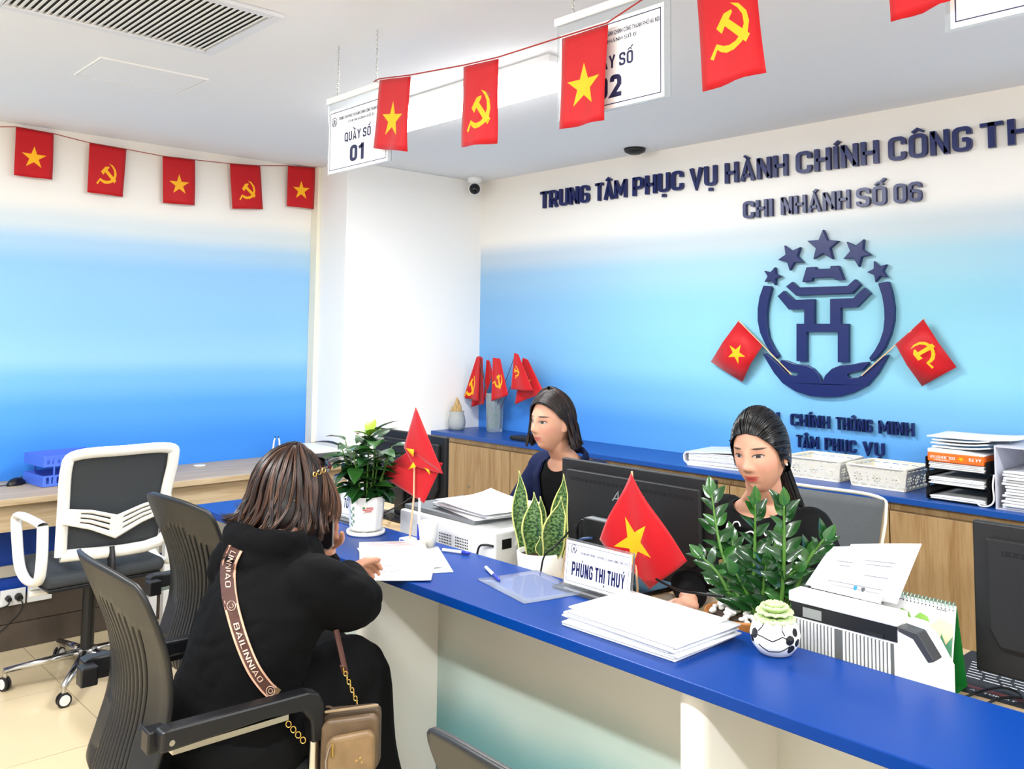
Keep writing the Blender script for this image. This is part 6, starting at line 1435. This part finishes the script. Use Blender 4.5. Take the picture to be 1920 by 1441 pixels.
def strap_text(txt, s0, s1, hw):
    b = B(); lay, W = line_layout(txt, -.03, .14); n = len(cc)-1
    def fn(x, z, d):
        t_ = lerp(s0, s1, x)*n; i = min(int(t_), n-1); p = cc[i].lerp(cc[i+1], t_-i); dd = (cc[i+1]-cc[i]).normalized(); nn = Vector((-dd.y, dd.x, 0)); q = p-nn*(z-.5)*hw
        return onback(q.x, q.y, .0145) or Vector((0, 0, 0))
    for ch, x, v, f in lay: letter(b, v, f, x/W, 1/W, 0, 1, fn, 0)
    b.obj('strap_print', mat('strap_letter', '#d3b6a2', .7), st)
strap_text('BAILINNIAO', .45, .80, 10); strap_text('LINNIAO', .04, .26, 10)
for s_ in (.36, .92):
    i = int(s_*(len(cc)-1)); b = B()
    pts = [onback(cc[i].x+8*math.cos(k*.4), cc[i].y+9*math.sin(k*.4), .013) for k in range(17)]; b.tube([p for p in pts if p], .0007, 4); pts = [onback(cc[i].x+4*math.cos(k*.8), cc[i].y+4.5*math.sin(k*.8), .013) for k in range(9)]; b.tube([p for p in pts if p], .0007, 4)
    b.obj('strap_rosette', mat('strap_letter', '#d3b6a2', .7), st)
endp = onback(522, 1306, .006)
strip(-13.5, 13.5, .0095, 'strap_tab', M_tan, bag, len(cc)-4)
# bag body: three stacked pouches leaning with the hip
ax_ = RGT.copy(); ax_.z = 0; ax_.normalize(); nx_ = Vector((ax_.y, -ax_.x, 0))     # ax_: along the face, nx_: towards the viewer
def bagfn(x, z, d): return ax_*x+nx_*d+Vector((0, 0, z))
outl = lambda W, z0, z1, r_: [(-W+r_, z0), (W-r_, z0), (W, z0+r_), (W, z1-r_*.6), (W-r_*.6, z1), (-W+r_*.6, z1), (-W, z1-r_*.6), (-W, z0+r_)]
B().prism([(x+.0, z+.10*x) for x, z in outl(.066, -.085, .062, .02)], -.045, -.018, bagfn).obj('rear_pouch', M_tand, bag, bev=.008, seg=3)
B().prism([(x+.0, z+.14*x) for x, z in outl(.064, -.085, .050, .02)], -.017, .006, bagfn).obj('middle_pouch', mat('bag_brown', '#5f4b35', .5, var=.2, vscale=25), bag, bev=.008, seg=3)
fpz = B().prism([(x+.006, z+.20*x) for x, z in outl(.055, -.088, .024, .022)], .007, .028, bagfn).obj('front_pocket', M_tan, bag, bev=.009, seg=3)
B().tube([bagfn(-.060+.002*k, .055-.002*k*k*.1+.09*(-.06+.012*k)+.010, -.03) for k in range(11)], .0025, 6).obj('zip', M_tand, bag)
B().tube(smooth_curve([bagfn(x, .066+.14*x, -.008) for x in (-.058, 0, .04, .062)], 5), .003, 6).obj('zip', mat('bag_piping', '#8a765c', .4), bag)
B().box(-.003, .003, -.0015, .0015, -.03, 0).obj('zip_pull', M_gold, fpz, loc=tuple(bagfn(-.032, .008, .031)))
B().tube([bagfn(-.045, -.06, .030), bagfn(-.046, -.03, .030), bagfn(-.040, -.004, .0300), bagfn(-.034, .006, .030)], .0022, 6).obj('zip', mat('zip_pale', '#9c8f86', .3, metal=.6), fpz)
b = B()
for dx, dz in ((0, 0), (.008, .006), (.012, -.003), (-.012, -.03), (-.004, -.028), (.006, -.026), (.014, -.024)): b.prism([(.022+dx+.0025*math.cos(k), -.030+dz+.003*math.sin(k*1.3)) for k in range(6)], .0282, .0288, bagfn)
b.obj('badge', M_gold, fpz)
ch0 = bagfn(.012, .075, -.02)
for k in range(9): B().tube([ch0+Vector((0, 0, .009*k))-ax_*.004*k+(ax_ if k % 2 else nx_)*.004*math.cos(q)+Vector((0, 0, .0055*math.sin(q))) for q in [j*.7 for j in range(10)]], .0011, 5).obj('chain_link', M_gold, bag)
B().tube(smooth_curve([ch0+Vector((0, 0, .080))-ax_*.035, at(648, 1262, D=2.05)-BO, at(641, 1228, D=2.08)-BO, at(630, 1180, D=2.10)-BO], 6), .008, 6, sx=.3).obj('strap', M_strap, bag)
for k in range(4): B().tube([at(541+k*9, 1357+k*10, D=1.96)-BO+ax_*.006*math.cos(q)+Vector((0, 0, .007*math.sin(q))) for q in [j*.7 for j in range(10)]], .0012, 5).obj('chain_link', M_gold, bag)
# sunglasses pushed up on the head, phone in the left hand
sg = thing('sunglasses', 'dark sunglasses with gold hinge pushed up on the visitor hair', 'sunglasses', tuple(VO+HMv.translation)); o0 = HMv.translation
def hs(x, y, z): return HMv @ Vector((x, y, z))-o0
for s_ in (-1, 1):
    B().grid(lambda a, c: hs(s_*lerp(.008, .072, a), .092-.035*a*a+.012*math.sin(math.pi*c), .075+.040*(c-.5)+.010), 10, 6).obj('lens', mat('lens_black', '#0b0a0a', .12), sg, True)
    B().tube([hs(s_*.074, .062, .088), hs(s_*.088, .035, .075)], .003, 6).obj('temple', M_blk, sg, True)
    for k in range(3): B().tube([hs(s_*.086, .052-k*.012, .082-.006*k)+Vector((0, .005*math.cos(q), .006*math.sin(q))) for q in [j*.7 for j in range(10)]], .0014, 5).obj('hinge_ring', M_gold, sg)
B().tube([hs(-.01, .098, .09), hs(.01, .098, .09)], .002, 6).obj('bridge', M_blk, sg)
PH = VO+wL+Vector((.0, .0, .085))+Vector((.45, -.89, 0)).normalized()*.024; ph = thing('mobile_phone', 'mobile phone with floral case in the visitor left hand', 'phone', tuple(PH))
pa = Vector((.89, .45, 0)).normalized(); pn_ = Vector((pa.y, -pa.x, 0))
pfn = lambda x, z, d: pa*x+pn_*d+Vector((0, 0, z+.0*x))
B().prism([(x, z) for x, z in outl(.037, -.075, .078, .012)], -.004, .004, pfn).obj('case', mat('phone_frame', '#b9b4ae', .25, metal=.6), ph, bev=.002)
B().prism([(x, z) for x, z in outl(.034, -.072, .075, .010)], .0042, .0046, pfn).obj('screen', mat('phone_screen', '#1a1719', .1), ph)
B().prism([(x, z) for x, z in outl(.034, -.072, .075, .010)], -.0046, -.0042, pfn).obj('back_cover', mat('phone_back', '#3b2b2e', .3, col2='#d9b9bd', vscale=40), ph)
# white script on the black sweater, printed patch peeping through the leaves
bv = BVHTree.FromPolygons([v.co for v in sw.data.vertices], [list(p.vertices) for p in sw.data.polygons]); MI = R1.matrix_basis.inverted(); b = B()
for pth in ([(1372, 992), (1376, 980), (1384, 978), (1388, 986)], [(1396, 1000), (1408, 996), (1416, 1002)], [(1426, 1003), (1430, 994), (1436, 1004), (1441, 995), (1446, 1008)], [(1384, 1030), (1392, 1032)]):
    pts = []
    for u, v in pth:
        d = (at(u, v, D=1)-CAM).normalized(); h_ = bv.ray_cast(MI @ CAM, (MI.to_3x3() @ d).normalized())
        if h_[0]: pts.append(h_[0]-(MI.to_3x3() @ d)*.002)
    if len(pts) > 1: b.tube(smooth_curve(pts, 4), .0022, 5)
if b.v: b.obj('sweater_print', M_paper, R1)
